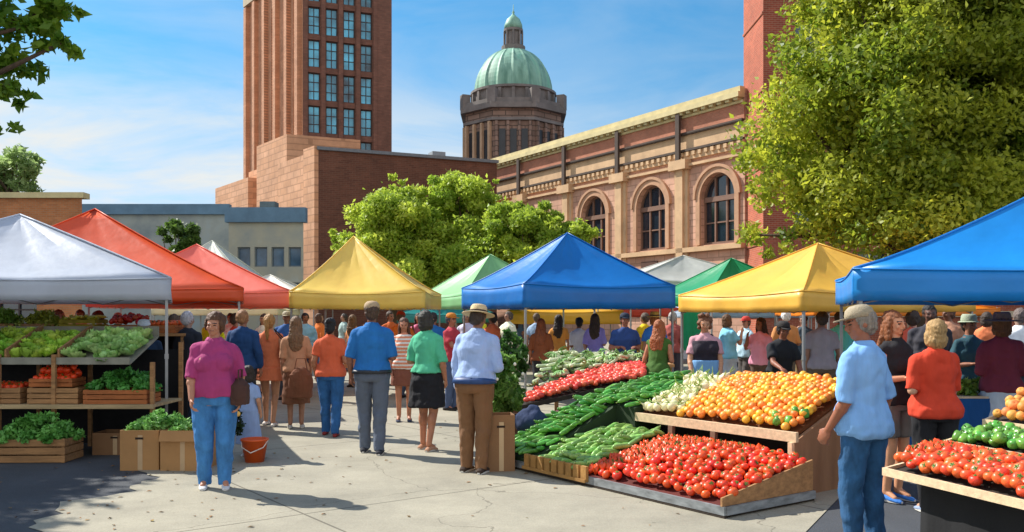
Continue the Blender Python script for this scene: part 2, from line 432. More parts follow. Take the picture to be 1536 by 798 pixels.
    for sx, (hp, kn, an, fy) in zip((-1, 1), Lg):
        Q = MB(); c = an; k = S * (.92 if fem else 1.05)
        x0 = c.x; y0 = c.y
        prof = [(.085, .030, .038), (.05, .040, .062), (-.02, .043, .075), (-.09, .047, .055), (-.15, .045, .042), (-.19, .028, .024)]
        rg = []
        for dy, hw, ht in prof:
            ring = []
            for i in range(14):
                a = 2 * PI * i / 14; zz = math.sin(a); ring.append((x0 + hw * k * math.cos(a) + sx * .01, y0 + dy * k, max(.0, (ht * .5 + ht * .5 * zz) * k)))
            rg.append(ring)
        Q.rings(rg)
        sm = remeshed(Q, min(.008, vox), 1); so = link_mesh('shoe', sm, [cloth(shoes)], body)
        if hero:
            Z = MB(); Z.rings([[(x0 + sx * .01 + .048 * k * math.cos(a) * (1 - .15 * math.cos(2 * a)), y0 - .05 * k + .142 * k * math.sin(a), z) for a in [2 * PI * i / 18 for i in range(18)]] for z in (.002, .020)])
            zo = Z.build('sole', mat('sole', '#cfccc4', .8), so)
    # hair and hats ------------------------------------------
    if hair != 'bald':
        Hh = MB()
        hsph(Hh, (0, .020, cz + .030), (.086, .098, .100))
        if hair == 'short': hsph(Hh, (0, .052, cz - .01), (.074, .058, .075))
        if hair == 'short' and fem:
            hsph(Hh, (0, .028, cz + .045), (.096, .104, .098)); hsph(Hh, (0, .045, cz - .02), (.088, .066, .075))
            for sx in (-1, 1): hsph(Hh, (sx * .078, .0, cz - .0), (.022, .045, .055))
        if hair == 'curly':
            for i in range(34):
                a = random.uniform(0, 2 * PI); zz = random.uniform(-.09, .12); rr = .088 if zz > -.02 else .08
                if math.sin(a) < -.45 and zz < .085: continue
                hsph(Hh, (rr * math.cos(a) * (1 - max(0, zz) * 2.5), .018 + rr * math.sin(a) * (1 - max(0, zz) * 2), cz + .03 + zz), (.032, .032, .030), 8, 6)
        if hair in ('bob', 'long', 'pony', 'bun'): hsph(Hh, (0, .05, cz - .02), (.078, .06, .085))
        if hair == 'bob':
            hsph(Hh, (0, .04, cz - .06), (.092, .068, .085))
            for sx in (-1, 1): hsph(Hh, (sx * .075, .0, cz - .045), (.024, .045, .075))
        if hair == 'long':
            rgs = [(cz + .02, .088, .06, .045), (cz - .08, .100, .055, .06), (cz - .20, .115, .045, .095), (cz - .34, .105, .035, .105), (cz - .42, .06, .02, .10)]
            Hh.rings([[Hd((rx * math.cos(2 * PI * i / 16), cy + ry * math.sin(2 * PI * i / 16), z)) for i in range(16)] for z, rx, ry, cy in rgs])
            for sx in (-1, 1): hsph(Hh, (sx * .078, .01, cz - .07), (.024, .045, .11))
        if hair == 'pony':
            pts = [(0, .10, cz + .05), (0, .15, cz + .03), (0, .165, cz - .06), (0, .15, cz - .17), (0, .14, cz - .27)]
            rs = [.022, .034, .036, .030, .010]
            for (p, r), (p2, r2) in zip(list(zip(pts, rs))[:-1], list(zip(pts, rs))[1:]): limb(Hh, Hd(p), Hd(p2), r * S, r2 * S)
        if hair == 'bun': hsph(Hh, (0, .105, cz + .085), (.042, .042, .040))
        hm = remeshed(Hh, min(vox, .010), 1, .020, .022, .008)
        # keep the face free of hair
        bm = bmesh.new(); bm.from_mesh(hm); HI = HM.inverted(); kill = []
        for v in bm.verts:
            p = HI @ v.co
            if p.y < -.03 and p.z < cz + .052 and abs(p.x) < .066: kill.append(v)
        if hat in ('cap', 'straw', 'sun', 'bucket'):
            kill += [v for v in bm.verts if (HI @ v.co).z > cz + .075]
        bmesh.ops.delete(bm, geom=list(set(kill)), context='VERTS'); bm.to_mesh(hm); bm.free()
        link_mesh('hair', hm, [hair_m(hcol)], body)
    if hat:
        K = MB()
        def ringh(r, z, n=24, sy=1.12, cy=.008, tilt=0): return [Hd((r * math.cos(2 * PI * i / n), cy + r * sy * math.sin(2 * PI * i / n), cz + z + tilt * math.sin(2 * PI * i / n))) for i in range(n)]
        if hat == 'cap':
            K.rings([ringh(.091, .040), ringh(.092, .07), ringh(.082, .105), ringh(.055, .130), ringh(.01, .138)])
            br = []
            for z in (.046, .052): br.append([Hd((.068 * math.cos(a), -.075 + (-.105 * math.sin(a) if math.sin(a) > 0 else -.02 * math.sin(a)), cz + z - .012 * max(0, math.sin(a)))) for a in [2 * PI * i / 24 for i in range(24)]])
            K.rings(br)
        else:
            w = .175 if hat == 'straw' else (.20 if hat == 'sun' else .125)
            K.rings([ringh(.092, .045), ringh(.093, .065), ringh(.086, .12), ringh(.07, .142), ringh(.02, .140)])
            K.rings([ringh(.088, .048), ringh(w * .8, .045), ringh(w, .035), ringh(w, .041), ringh(w * .8, .051), ringh(.088, .054)])
        ho = link_mesh('hat', K.mesh('hat', [None], smooth=True), [mat('hat_' + hatcol, hatcol, .85, .12, 40, .4, 120)], body)
        if hat == 'straw':
            K2 = MB(); K2.rings([ringh(.096, .058), ringh(.095, .080)], cap=False); K2.build('hat_band', mat('hat_band', '#3a2a20', .7), ho)
    body['hands'] = 0; del body['hands']
    Rw = Matrix.Translation(loc) @ Matrix.Rotation(yaw, 4, 'Z')
    return body, [Rw @ p for p in wr]

# ------------------------------------------------------------------ camera, light, sky
cam = bpy.data.cameras.new('camera'); cam_o = bpy.data.objects.new('camera', cam); COL.objects.link(cam_o)
cam_o.location = (0, 0, CAMZ); cam_o.rotation_euler = (PI / 2, 0, 0)
cam.sensor_width = 36; cam.lens = 36 * F / 1536; cam.shift_y = (HZ - 399) / 1536; cam.clip_end = 3000; cam.clip_start = .1
scene.camera = cam_o
SUN_EL = math.radians(43); SUN_DIR = Vector((-.86, .51, 0)).normalized()    # towards the sun, on the ground
sdir = Vector((SUN_DIR.x * math.cos(SUN_EL), SUN_DIR.y * math.cos(SUN_EL), math.sin(SUN_EL)))
sun = bpy.data.lights.new('sun', 'SUN'); sun.energy = 4.5; sun.angle = math.radians(.5); sun.color = (1, .955, .87)
sun_o = bpy.data.objects.new('sun', sun); COL.objects.link(sun_o); sun_o.location = (0, 0, 60); sun_o.rotation_euler = sdir.to_track_quat('Z', 'Y').to_euler()
w = bpy.data.worlds.new('World'); scene.world = w; w.use_nodes = True; nt = w.node_tree; N = nt.nodes; L = nt.links
sky = N.new('ShaderNodeTexSky'); sky.sky_type = 'NISHITA'; sky.sun_disc = False; sky.sun_elevation = SUN_EL
sky.sun_rotation = math.atan2(SUN_DIR.x, SUN_DIR.y); sky.air_density = 1.0; sky.dust_density = .25; sky.ozone_density = 2.2
tc = N.new('ShaderNodeTexCoord')
mp = N.new('ShaderNodeMapping'); mp.inputs['Scale'].default_value = (1.2, 1.2, 4.6); L.new(tc.outputs['Generated'], mp.inputs[0])
no = N.new('ShaderNodeTexNoise'); no.inputs['Scale'].default_value = 2.6; no.inputs['Detail'].default_value = 8; no.inputs['Roughness'].default_value = .58; no.inputs['Distortion'].default_value = .5
L.new(mp.outputs[0], no.inputs['Vector'])
rp = N.new('ShaderNodeValToRGB'); rp.color_ramp.elements[0].position = .30; rp.color_ramp.elements[0].color = (0, 0, 0, 1); rp.color_ramp.elements[1].position = .60; rp.color_ramp.elements[1].color = (1, 1, 1, 1)
L.new(no.outputs['Fac'], rp.inputs[0])
sx = N.new('ShaderNodeSeparateXYZ'); L.new(tc.outputs['Generated'], sx.inputs[0])
band = N.new('ShaderNodeMapRange'); band.inputs['From Min'].default_value = .06; band.inputs['From Max'].default_value = .27; band.inputs['To Min'].default_value = 2.2; band.inputs['To Max'].default_value = .32
L.new(sx.outputs[2], band.inputs['Value'])
bx = N.new('ShaderNodeMapRange'); bx.inputs['From Min'].default_value = -.5; bx.inputs['From Max'].default_value = .15; bx.inputs['To Min'].default_value = 1.0; bx.inputs['To Max'].default_value = .55
L.new(sx.outputs[0], bx.inputs['Value'])
m1 = N.new('ShaderNodeMath'); m1.operation = 'MULTIPLY'; L.new(rp.outputs[0], m1.inputs[0]); L.new(band.outputs[0], m1.inputs[1])
m2 = N.new('ShaderNodeMath'); m2.operation = 'MULTIPLY'; L.new(m1.outputs[0], m2.inputs[0]); L.new(bx.outputs[0], m2.inputs[1])
vz = N.new('ShaderNodeVectorMath'); vz.operation = 'MULTIPLY_ADD'; vz.inputs[1].default_value = (1, 1, .8); vz.inputs[2].default_value = (0, 0, .30)
L.new(tc.outputs['Generated'], vz.inputs[0]); vn = N.new('ShaderNodeVectorMath'); vn.operation = 'NORMALIZE'; L.new(vz.outputs[0], vn.inputs[0]); L.new(vn.outputs[0], sky.inputs['Vector'])
tint = N.new('ShaderNodeMixRGB'); tint.blend_type = 'MULTIPLY'; tint.inputs[0].default_value = 1; 
tr_ = N.new('ShaderNodeValToRGB'); el = tr_.color_ramp.elements; el[0].position = .10; el[0].color = (.60, .86, .86, 1); el[1].position = .34; el[1].color = (.14, .66, .80, 1)
e_ = el.new(.21); e_.color = (.42, .80, .82, 1); e_ = el.new(.7); e_.color = (.32, .64, .86, 1)
L.new(sx.outputs[2], tr_.inputs[0]); L.new(tr_.outputs[0], tint.inputs[2])
L.new(sky.outputs[0], tint.inputs[1])
mx = N.new('ShaderNodeMixRGB'); mx.inputs[2].default_value = (3.6, 3.7, 3.65, 1)
L.new(m2.outputs[0], mx.inputs[0]); L.new(tint.outputs[0], mx.inputs[1])
fr = N.new('ShaderNodeMapRange'); fr.inputs['From Min'].default_value = .05; fr.inputs['From Max'].default_value = -.55; fr.inputs['To Min'].default_value = 0; fr.inputs['To Max'].default_value = .40; L.new(sx.outputs[1], fr.inputs['Value'])
mb_ = N.new('ShaderNodeMixRGB'); mb_.inputs[2].default_value = (8.2, 7.9, 7.2, 1); L.new(fr.outputs[0], mb_.inputs[0]); L.new(mx.outputs[0], mb_.inputs[1])   # unseen white cloud added behind the camera as neutral fill light
L.new(mb_.outputs[0], N['Background'].inputs['Color']); N['Background'].inputs['Strength'].default_value = .15
vs = scene.view_settings; vs.view_transform = 'Standard'; vs.look = 'None'; vs.exposure = .66; vs.gamma = 1; vs.use_curve_mapping = False
scene.render.engine = 'CYCLES'; scene.cycles.max_bounces = 6; scene.cycles.use_denoising = True

# ------------------------------------------------------------------ ground
def ground_mat(name, col, slabs):
    m, nt, b = new_mat(name); N = nt.nodes; L = nt.links
    g = N.new('ShaderNodeNewGeometry')
    n1 = N.new('ShaderNodeTexNoise'); n1.inputs['Scale'].default_value = .9; n1.inputs['Detail'].default_value = 9; n1.inputs['Roughness'].default_value = .68
    n2 = N.new('ShaderNodeTexNoise'); n2.inputs['Scale'].default_value = 85; n2.inputs['Detail'].default_value = 4
    for n in (n1, n2): L.new(g.outputs['Position'], n.inputs['Vector'])
    c = lin(col); r = N.new('ShaderNodeValToRGB')
    r.color_ramp.elements[0].position = .3; r.color_ramp.elements[0].color = (*[x * .70 for x in c], 1)
    r.color_ramp.elements[1].position = .7; r.color_ramp.elements[1].color = (*[x * 1.10 for x in c], 1)
    L.new(n1.outputs['Fac'], r.inputs[0])
    mr = N.new('ShaderNodeMapRange'); mr.inputs['From Min'].default_value = .3; mr.inputs['From Max'].default_value = .7; mr.inputs['To Min'].default_value = .86 if slabs else .7; mr.inputs['To Max'].default_value = 1.1 if slabs else 1.3
    L.new(n2.outputs['Fac'], mr.inputs['Value'])
    hs = N.new('ShaderNodeHueSaturation'); L.new(r.outputs[0], hs.inputs['Color']); L.new(mr.outputs[0], hs.inputs['Value']); out = hs.outputs[0]
    # old stains, spots of gum and hairline cracks
    vo = N.new('ShaderNodeTexVoronoi'); vo.inputs['Scale'].default_value = 2.3; L.new(g.outputs['Position'], vo.inputs['Vector'])
    st = N.new('ShaderNodeMath'); st.operation = 'LESS_THAN'; st.inputs[1].default_value = .055; L.new(vo.outputs['Distance'], st.inputs[0])
    k = N.new('ShaderNodeMixRGB'); k.blend_type = 'MULTIPLY'; k.inputs[2].default_value = (.72, .71, .69, 1); L.new(st.outputs[0], k.inputs[0]); L.new(out, k.inputs[1]); out = k.outputs[0]
    if slabs:
        mp = N.new('ShaderNodeMapping'); mp.inputs['Rotation'].default_value = (0, 0, -math.radians(37)); mp.inputs['Location'].default_value = (.55, .28, 0); L.new(g.outputs['Position'], mp.inputs[0])
        br = N.new('ShaderNodeTexBrick'); br.inputs['Scale'].default_value = 1; br.inputs['Brick Width'].default_value = 3.6; br.inputs['Row Height'].default_value = 3.6
        br.inputs['Mortar Size'].default_value = .011; br.offset = 0; L.new(mp.outputs[0], br.inputs['Vector'])
        k2 = N.new('ShaderNodeMixRGB'); k2.blend_type = 'MULTIPLY'; k2.inputs[2].default_value = (.42, .41, .39, 1); L.new(br.outputs['Fac'], k2.inputs[0]); L.new(out, k2.inputs[1]); out = k2.outputs[0]
        nw = N.new('ShaderNodeTexNoise'); nw.inputs['Scale'].default_value = 1.3; nw.inputs['Detail'].default_value = 6; L.new(g.outputs['Position'], nw.inputs['Vector'])
        ad = N.new('ShaderNodeVectorMath'); ad.operation = 'ADD'; L.new(g.outputs['Position'], ad.inputs[0]); L.new(nw.outputs['Color'], ad.inputs[1])
        v2 = N.new('ShaderNodeTexVoronoi'); v2.feature = 'DISTANCE_TO_EDGE'; v2.inputs['Scale'].default_value = .34; L.new(ad.outputs[0], v2.inputs['Vector'])
        lt = N.new('ShaderNodeMath'); lt.operation = 'LESS_THAN'; lt.inputs[1].default_value = .0022; L.new(v2.outputs['Distance'], lt.inputs[0])
        k3 = N.new('ShaderNodeMixRGB'); k3.blend_type = 'MULTIPLY'; k3.inputs[2].default_value = (.62, .61, .6, 1); L.new(lt.outputs[0], k3.inputs[0]); L.new(out, k3.inputs[1]); out = k3.outputs[0]
    L.new(out, b.inputs['Base Color']); b.inputs['Roughness'].default_value = .88
    bp = N.new('ShaderNodeBump'); bp.inputs['Strength'].default_value = .25 if slabs else .5; bp.inputs['Distance'].default_value = .01
    L.new(n2.outputs['Fac'], bp.inputs['Height']); L.new(bp.outputs[0], b.inputs['Normal'])
    return m
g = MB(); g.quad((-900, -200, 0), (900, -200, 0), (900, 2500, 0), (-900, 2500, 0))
tag(g.build('ground', ground_mat('asphalt_and_shade', '#45484d', False)), kind='structure')
EDGE = [(-3.75 + .16 * math.sin(y * 3.1) + .10 * math.sin(y * 7.7 + 1) + .05 * math.sin(y * 19), y, .006) for y in [9.9 - .12 * i for i in range(60)]]  # pavement edge waved like a shadow outline; dark ground beyond stands in for shade
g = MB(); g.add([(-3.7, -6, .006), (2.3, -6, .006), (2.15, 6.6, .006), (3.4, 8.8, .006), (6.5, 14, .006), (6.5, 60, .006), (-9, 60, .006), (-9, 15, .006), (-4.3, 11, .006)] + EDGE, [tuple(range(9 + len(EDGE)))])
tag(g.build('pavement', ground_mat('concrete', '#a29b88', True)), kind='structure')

# ------------------------------------------------------------------ trees
def leaf_mat(name, c1, c2, tr=.58):
    if name in MATS: return MATS[name]
    m, nt, b = new_mat(name); N = nt.nodes; L = nt.links
    at = N.new('ShaderNodeAttribute'); at.attribute_name = 'tone'; at.attribute_type = 'GEOMETRY'
    mx = N.new('ShaderNodeMixRGB'); mx.inputs[1].default_value = (*lin(c1), 1); mx.inputs[2].default_value = (*lin(c2), 1); L.new(at.outputs['Fac'], mx.inputs[0])
    L.new(mx.outputs[0], b.inputs['Base Color']); b.inputs['Roughness'].default_value = .5
    t = N.new('ShaderNodeBsdfTranslucent'); ms = N.new('ShaderNodeMixShader'); ms.inputs[0].default_value = tr
    L.new(mx.outputs[0], t.inputs['Color']); L.new(b.outputs[0], ms.inputs[1]); L.new(t.outputs[0], ms.inputs[2]); L.new(ms.outputs[0], N['Material Output'].inputs['Surface'])
    MATS[name] = m
    return m
def leaves(centers, radii, n, size, rng, lum=None, flat=1.0, pw=2.0):
    """leaf-sized bent quads scattered through clumps; returns V, F, tone per face"""
    C = np.array(centers); Rr = np.array(radii)
    p = Rr ** pw; p = p / p.sum(); k = rng.choice(len(C), n, p=p)
    d = rng.normal(size=(n, 3)); d /= np.linalg.norm(d, axis=1)[:, None]
    rad = rng.random(n) ** .45 * Rr[k] * (1 + .25 * rng.normal(size=n) * (rng.random(n) < .25))
    P = C[k] + d * rad[:, None] * np.array([1, 1, .8])
    a = rng.normal(size=(n, 3)); a[:, 2] *= flat; a /= np.linalg.norm(a, axis=1)[:, None]
    up = rng.normal(size=(n, 3)) * .8 + d * .6 + np.array([0, 0, .7]); b = np.cross(a, up); b /= np.linalg.norm(b, axis=1)[:, None]
    nn = np.cross(a, b); s = size * rng.uniform(.6, 1.3, n)[:, None]
    V = np.stack([P - a * s * .6, P + b * s * .36 + nn * s * .10, P + a * s * .75 - nn * s * .12, P - b * s * .36 + nn * s * .10], 1).reshape(-1, 3)
    Fq = np.arange(n * 4).reshape(n, 4)
    tone = np.clip((lum[k] if lum is not None else rng.random(len(C))[k]) * .65 + rng.random(n) * .35, 0, 1)
    return V, Fq, tone
def leaf_obj(name, V, Fq, tone, m, parent=None, off=(0, 0, 0)):
    me = np_mesh(name, V - np.array(off), Fq, [m])
    at = me.attributes.new('tone', 'FLOAT', 'FACE'); at.data.foreach_set('value', tone.astype(np.float32))
    o = bpy.data.objects.new(name, me); COL.objects.link(o)
    if parent: o.parent = parent; KIDS.setdefault(parent.name, []).append(o)
    return o
BARK = mat('bark', '#5a4838', .95, .25, 8, .9, 30, stretch=(3, 3, .5))
def tree(label, base, lobes, trunk_r, n, size, c1, c2, seed, group=None, clumps=60, twig=.7, hang=0):
    rng = np.random.default_rng(seed); rr = random.Random(seed)
    t = empty('tree', base, 0, label, 'tree', group)
    cs, rs = [], []
    tot = sum(l[3] * l[4] for l in lobes)
    for (x, y, z, rx, rz) in lobes:
        m = max(4, int(clumps * rx * rz / tot))
        for i in range(m):
            d = rng.normal(size=3); d /= np.linalg.norm(d); q = rng.random() ** .35
            cs.append([x + d[0] * rx * q, y + d[1] * rx * q, z + d[2] * rz * q]); rs.append(rx * rng.uniform(.24, .44))
    lum = rng.random(len(cs)) * .85 + .15 * rng.random(len(cs))
    V, Fq, tone = leaves(cs, rs, n, size, rng, lum, pw=1.3 if hang else 2.0)
    leaf_obj('crown', V, Fq, tone, leaf_mat('leaf' + c1 + c2, c1, c2), t, base)
    tb = MB(); top = Vector((lobes[0][0], lobes[0][1], lobes[0][2] + lobes[0][4] * .3)); b0 = Vector(base)
    pts = [b0 + Vector((0, 0, -.1)), b0.lerp(top, .2) + Vector((.05, 0, 0)), b0.lerp(top, .45), b0.lerp(top, .75), top]
    tb.path(pts, [trunk_r * 1.25, trunk_r, trunk_r * .8, trunk_r * .45, trunk_r * .12], 12)
    for i in range(0, len(cs), max(1, len(cs) // 26)):
        c = Vector(cs[i]); s = b0.lerp(top, rr.uniform(.32, .8)); mid = s.lerp(c, .5) + Vector((rr.uniform(-.2, .2), rr.uniform(-.2, .2), rr.uniform(.0, .35)))
        tb.path([s, mid, c], [trunk_r * .34, trunk_r * .2, trunk_r * .05], 6)
    tb.build('trunk', BARK, t, smooth=True, world=True)
    return t

# ------------------------------------------------------------------ canopies
STEEL = mat('pole_steel', '#9a9c9c', .4, .08, 6, metal=.6)
def canopy(label, cx, cy, w, d, rot, ze, za, vh, col, group='market canopies', sag=1.25, vent=False, legs=True, trl=.26, apex=(0, 0), scallop=.0, dirt=.06):
    root = empty('canopy_tent', (cx, cy, 0), rot, label, 'canopy', group)
    m = mat('canvas' + col, col, .42, dirt, 1.6, .55, 3.5, transl=trl, spec=.6)
    hx, hy = w / 2, d / 2; rng = random.Random(hash((round(cx, 2), round(cy, 2))) & 0xffff)
    cor = [(-hx, -hy), (hx, -hy), (hx, hy), (-hx, hy)]
    def per(i, f):
        a, b = cor[i], cor[(i + 1) % 4]
        return a[0] + (b[0] - a[0]) * f, a[1] + (b[1] - a[1]) * f
    K, J = 12, 9; T = MB()
    ztop = ze + vh
    def P(i, f, s):
        x, y = per(i, f); x = x * (1 - s) + apex[0] * s; y = y * (1 - s) + apex[1] * s
        edge = math.sin(PI * f) * (1 - s)
        z = ztop + (za - ztop) * (s ** sag) - .05 * edge * (1 - s) - .12 * math.sin(PI * s) * math.sin(PI * f)
        z += .012 * math.sin(9 * f * PI + i) * math.sin(s * PI) + .016 * math.sin(23 * f * PI + 2 * i) * (1 - s) ** 2 * math.sin(PI * f)
        return (x, y, z)
    for i in range(4):
        vs = [P(i, k / K, j / J) for j in range(J + 1) for k in range(K + 1)]
        T.add(vs, [(j * (K + 1) + k, j * (K + 1) + k + 1, (j + 1) * (K + 1) + k + 1, (j + 1) * (K + 1) + k) for j in range(J) for k in range(K)])
    ro = T.build('roof', m, root, smooth=False)
    bm = bmesh.new(); bm.from_mesh(ro.data); bmesh.ops.remove_doubles(bm, verts=bm.verts, dist=.002); bm.to_mesh(ro.data); bm.free()
    ro.data.polygons.foreach_set('use_smooth', [True] * len(ro.data.polygons)); ro.data.set_sharp_from_angle(angle=math.radians(16))
    so = ro.modifiers.new('t', 'SOLIDIFY'); so.thickness = .004
    sm = MB()
    for i in range(4):
        sm.path([Vector(P(i, 0, j / J)) + Vector((0, 0, .006)) for j in range(J + 1)], .012, 5)
    sm.build('seam', m, root, smooth=True)
    Vb = MB(); n = 26
    for i in range(4):
        a, b = cor[i], cor[(i + 1) % 4]; nx, ny = (b[1] - a[1]), -(b[0] - a[0]); l = math.hypot(nx, ny); nx /= l; ny /= l
        ph = rng.uniform(0, 6); rows = []
        for q in (0, .33, .66, 1.0):
            row = []
            for k in range(n + 1):
                f = k / n; x, y = per(i, f); o = .004 + q * (.018 * math.sin(f * 17 + ph) + .010 * math.sin(f * 41 + ph * 2)) * math.sin(PI * f) ** .5 if 0 < f < 1 else .004
                zz = ztop - .05 * math.sin(PI * f) * (1 - q) + .0 - vh * q - scallop * abs(math.sin(f * PI * 8)) * (q == 1.0) - .015 * math.sin(PI * f) * q
                row.append((x + nx * o, y + ny * o, zz))
            rows.append(row)
        Vb.add([p for r in rows for p in r], [(j * (n + 1) + k, (j + 1) * (n + 1) + k, (j + 1) * (n + 1) + k + 1, j * (n + 1) + k + 1) for j in range(3) for k in range(n)])
    for i in range(4):
        Vb.path([(per(i, k / n)[0] * 1.003, per(i, k / n)[1] * 1.003, ztop - .05 * math.sin(PI * k / n)) for k in range(n + 1)], .008, 6)
    vo = Vb.build('valance', m, root, smooth=True); so = vo.modifiers.new('t', 'SOLIDIFY'); so.thickness = .004
    if legs:
        for x, y in cor:
            Lg = MB(); x *= .975; y *= .975; Lg.box((x, y, ze * .5 + .1), (.034, .034, ze + .12)); Lg.box((x, y, .008), (.10, .10, .016)); Lg.box((x, y, ze * .62), (.048, .048, .06))
            Lg.build('leg', STEEL, root)
        Tr = MB(); z0, z1 = ze - .02, ze + vh * .8
        for i in range(4):
            a, b = Vector((*cor[i], 0)) * .965, Vector((*cor[(i + 1) % 4], 0)) * .965
            for k in range(4):
                p, q = a.lerp(b, k / 4), a.lerp(b, (k + 1) / 4)
                Tr.tube((p.x, p.y, z0), (q.x, q.y, z1), .009, n=6); Tr.tube((p.x, p.y, z1), (q.x, q.y, z0), .009, n=6)
            Tr.tube((a.x, a.y, z1 + .03), (apex[0], apex[1], za - .10), .011, n=6)
        Tr.build('truss', STEEL, root)
    return root
# ------------------------------------------------------------------ people in the foreground
def Px(px, Y): return (px2x(px, Y), Y, 0.006)
FG = 'people walking and shopping in the foreground'
AW = PI
person(Px(322, 8.45), .28, 'person in magenta polo shirt and blue jeans with white sneakers', H=1.66, fat=1.22, fem=True, skin='#b98064', top='#a83a72', sleeve='half', bcol='#3a74ac', hair='short', hcol='#5d3b22', shoes='#d4d3d6', arms=('fore', 'loose'), headyaw=-.35, tophem=.93, group=FG, vox=.010, hero=True, stride=.15, bvox=.0065, collar='#b04a80')
person(Px(405, 13.3), AW, 'person with blonde ponytail in short orange dress carrying a black bag', H=1.66, fem=True, skin='#c08a68', top='#dd7a50', sleeve='none', bottom='dress', hem=.72, hair='pony', hcol='#a87a42', shoes='#ddd6cc', arms=('loose', 'bent'), group=FG, vox=.011, stride=.5)
person(Px(374, 10.4), AW - .3, 'small child in pale blue long dress seen from behind', H=1.0, fem=True, fat=1.12, skin='#c08a68', top='#8fa6cf', bottom='dress', hem=.26, hair='bob', hcol='#2e221a', shoes='#c9ccd4', arms=('loose', 'down'), group=FG, vox=.009, child=True)
person(Px(444, 13.0), AW + .2, 'person in tan top and long brown skirt beside the orange dress', H=1.62, fem=True, skin='#a8765a', top='#bf8a66', sleeve='half', bottom='skirt', bcol='#7d4f36', bkind='cotton', hem=.40, hair='long', hcol='#7a5a3c', shoes='#bdb8ac', arms=('loose', 'down'), group=FG, vox=.012)
person(Px(496, 12.2), AW, 'person in orange shirt and blue jeans with dark hair bun', H=1.60, fat=1.12, fem=True, skin='#a87050', top='#d9603a', sleeve='short', bcol='#26588c', hair='bun', hcol='#1d1a1c', shoes='#8e2f2c', arms=('bent', 'loose'), group=FG, vox=.011, stride=.55)
person(Px(558, 10.65), AW + .05, 'person in royal blue shirt, grey trousers and tan cap walking away', H=1.80, fat=1.10, skin='#8a5a44', top='#1f6db2', sleeve='half', bcol='#5b6474', bkind='cotton', hair='short', hcol='#4f3a2c', hat='cap', hatcol='#b49a78', shoes='#2c2d35', arms=('bent', 'loose'), group=FG, vox=.010, hero=True, stride=.45, belt='#20242c', tophem=.97, collar='#1f6db2')
person(Px(606, 13.8), .1, 'person in peach striped top and brown skirt facing the camera', H=1.60, fem=True, skin='#b5785a', top='#e08a68', topkind='stripe', sleeve='none', bottom='skirt', bcol='#7f4a38', bkind='cotton', hem=.62, hair='long', hcol='#5a3826', shoes='#3a3f52', arms=('loose', 'bent'), group=FG, vox=.012)
person(Px(641, 10.9), AW - .45, 'person in mint green top and black knee skirt walking away', H=1.70, fat=1.08, fem=True, skin='#b57a5c', top='#55bd92', sleeve='half', bottom='skirt', bcol='#16161c', bkind='cotton', hem=.55, hair='bob', hcol='#34302a', shoes='#b98a6c', arms=('loose', 'bent'), group=FG, vox=.010, hero=True, stride=.35, headyaw=-.3, tophem=.98)
person(Px(712, 9.35), AW - .35, 'older person in straw hat, pale blue shirt and brown trousers', H=1.74, fat=1.14, skin='#8a5c44', top='#9db4de', sleeve='long', bcol='#7a5638', bkind='cotton', hair='short', hcol='#3a302a', hat='straw', hatcol='#d8bf92', shoes='#3a2a20', arms=('bent', 'down'), group=FG, vox=.010, hero=True, lean=.16, nod=.12, belt='#1d3f74', tophem=.98, stride=.1, collar='#9db4de')
person(Px(1294, 6.0), AW + .65, 'person in light blue tee, grey cap and dark jeans at right', H=1.70, fat=1.06, skin='#9a5f44', top='#7fb0e6', sleeve='half', bcol='#26547e', hair='short', hcol='#8a8074', hat='cap', hatcol='#a89a80', shoes='#2a2a30', arms=('loose', ((.04, .0, -.29), (.0, -.13, -.20))), group=FG, vox=.009, hero=True, headyaw=.9, nod=.20, tophem=.86, stride=.15)
person(Px(1402, 7.45), AW + .05, 'person with blonde bob in red orange shirt and black trousers', H=1.60, fat=1.14, fem=True, skin='#c89a7c', top='#cf3f22', sleeve='half', bcol='#1a1a1e', bkind='cotton', hair='bob', hcol='#b08c58', shoes='#8fa0c0', arms=('fore', 'bent'), group=FG, vox=.010, hero=True, tophem=.87)
person(Px(1343, 7.9), .55, 'young person with auburn hair, black top and grey shorts', H=1.68, fem=True, skin='#d69a74', top='#1e1c20', sleeve='none', bottom='shorts', bcol='#77716a', bkind='cotton', hair='long', hcol='#8a4f26', shoes='#3f7fd0', arms=('bent', 'down'), group=FG, vox=.010, hero=True, bvox=.007)
person(Px(365, 12.9), AW - .2, 'person in dark navy jacket behind the magenta shirted woman', H=1.72, fat=1.1, skin='#9a6a50', top='#173f6e', sleeve='long', bcol='#20242c', bkind='cotton', hair='short', hcol='#a0714a', arms=('loose', 'down'), group=FG, vox=.012)
person(Px(1502, 9.3), AW - .2, 'person in maroon top and pale apron at the blue draped table', H=1.66, fat=1.12, fem=True, skin='#a87860', top='#80303f', sleeve='long', bottom='skirt', bcol='#c9d4dc', bkind='cotton', hem=.6, hair='bob', hcol='#6a4526', hat='sun', hatcol='#8d7560', shoes='#33363c', arms=('bent', 'bent'), group='vendors at the stalls', vox=.012)
person(Px(1455, 10.6), .2, 'vendor in teal shirt and pale cap under the blue canopy', H=1.64, skin='#a0664a', top='#2f5560', sleeve='short', bcol='#26384f', hat='bucket', hatcol='#a9b398', hair='short', hcol='#32261e', arms=('bent', 'bent'), group='vendors at the stalls', vox=.014)
VG = 'vendors at the stalls'
person(Px(937, 15.6), .1, 'vendor in navy shirt and navy cap behind the wooden counter', H=1.68, fat=1.2, skin='#99604a', top='#24417a', sleeve='short', bcol='#2b2f3a', hat='cap', hatcol='#1c2a40', hair='short', hcol='#241c18', arms=('bent', 'bent'), group=VG, vox=.012, lean=.05)
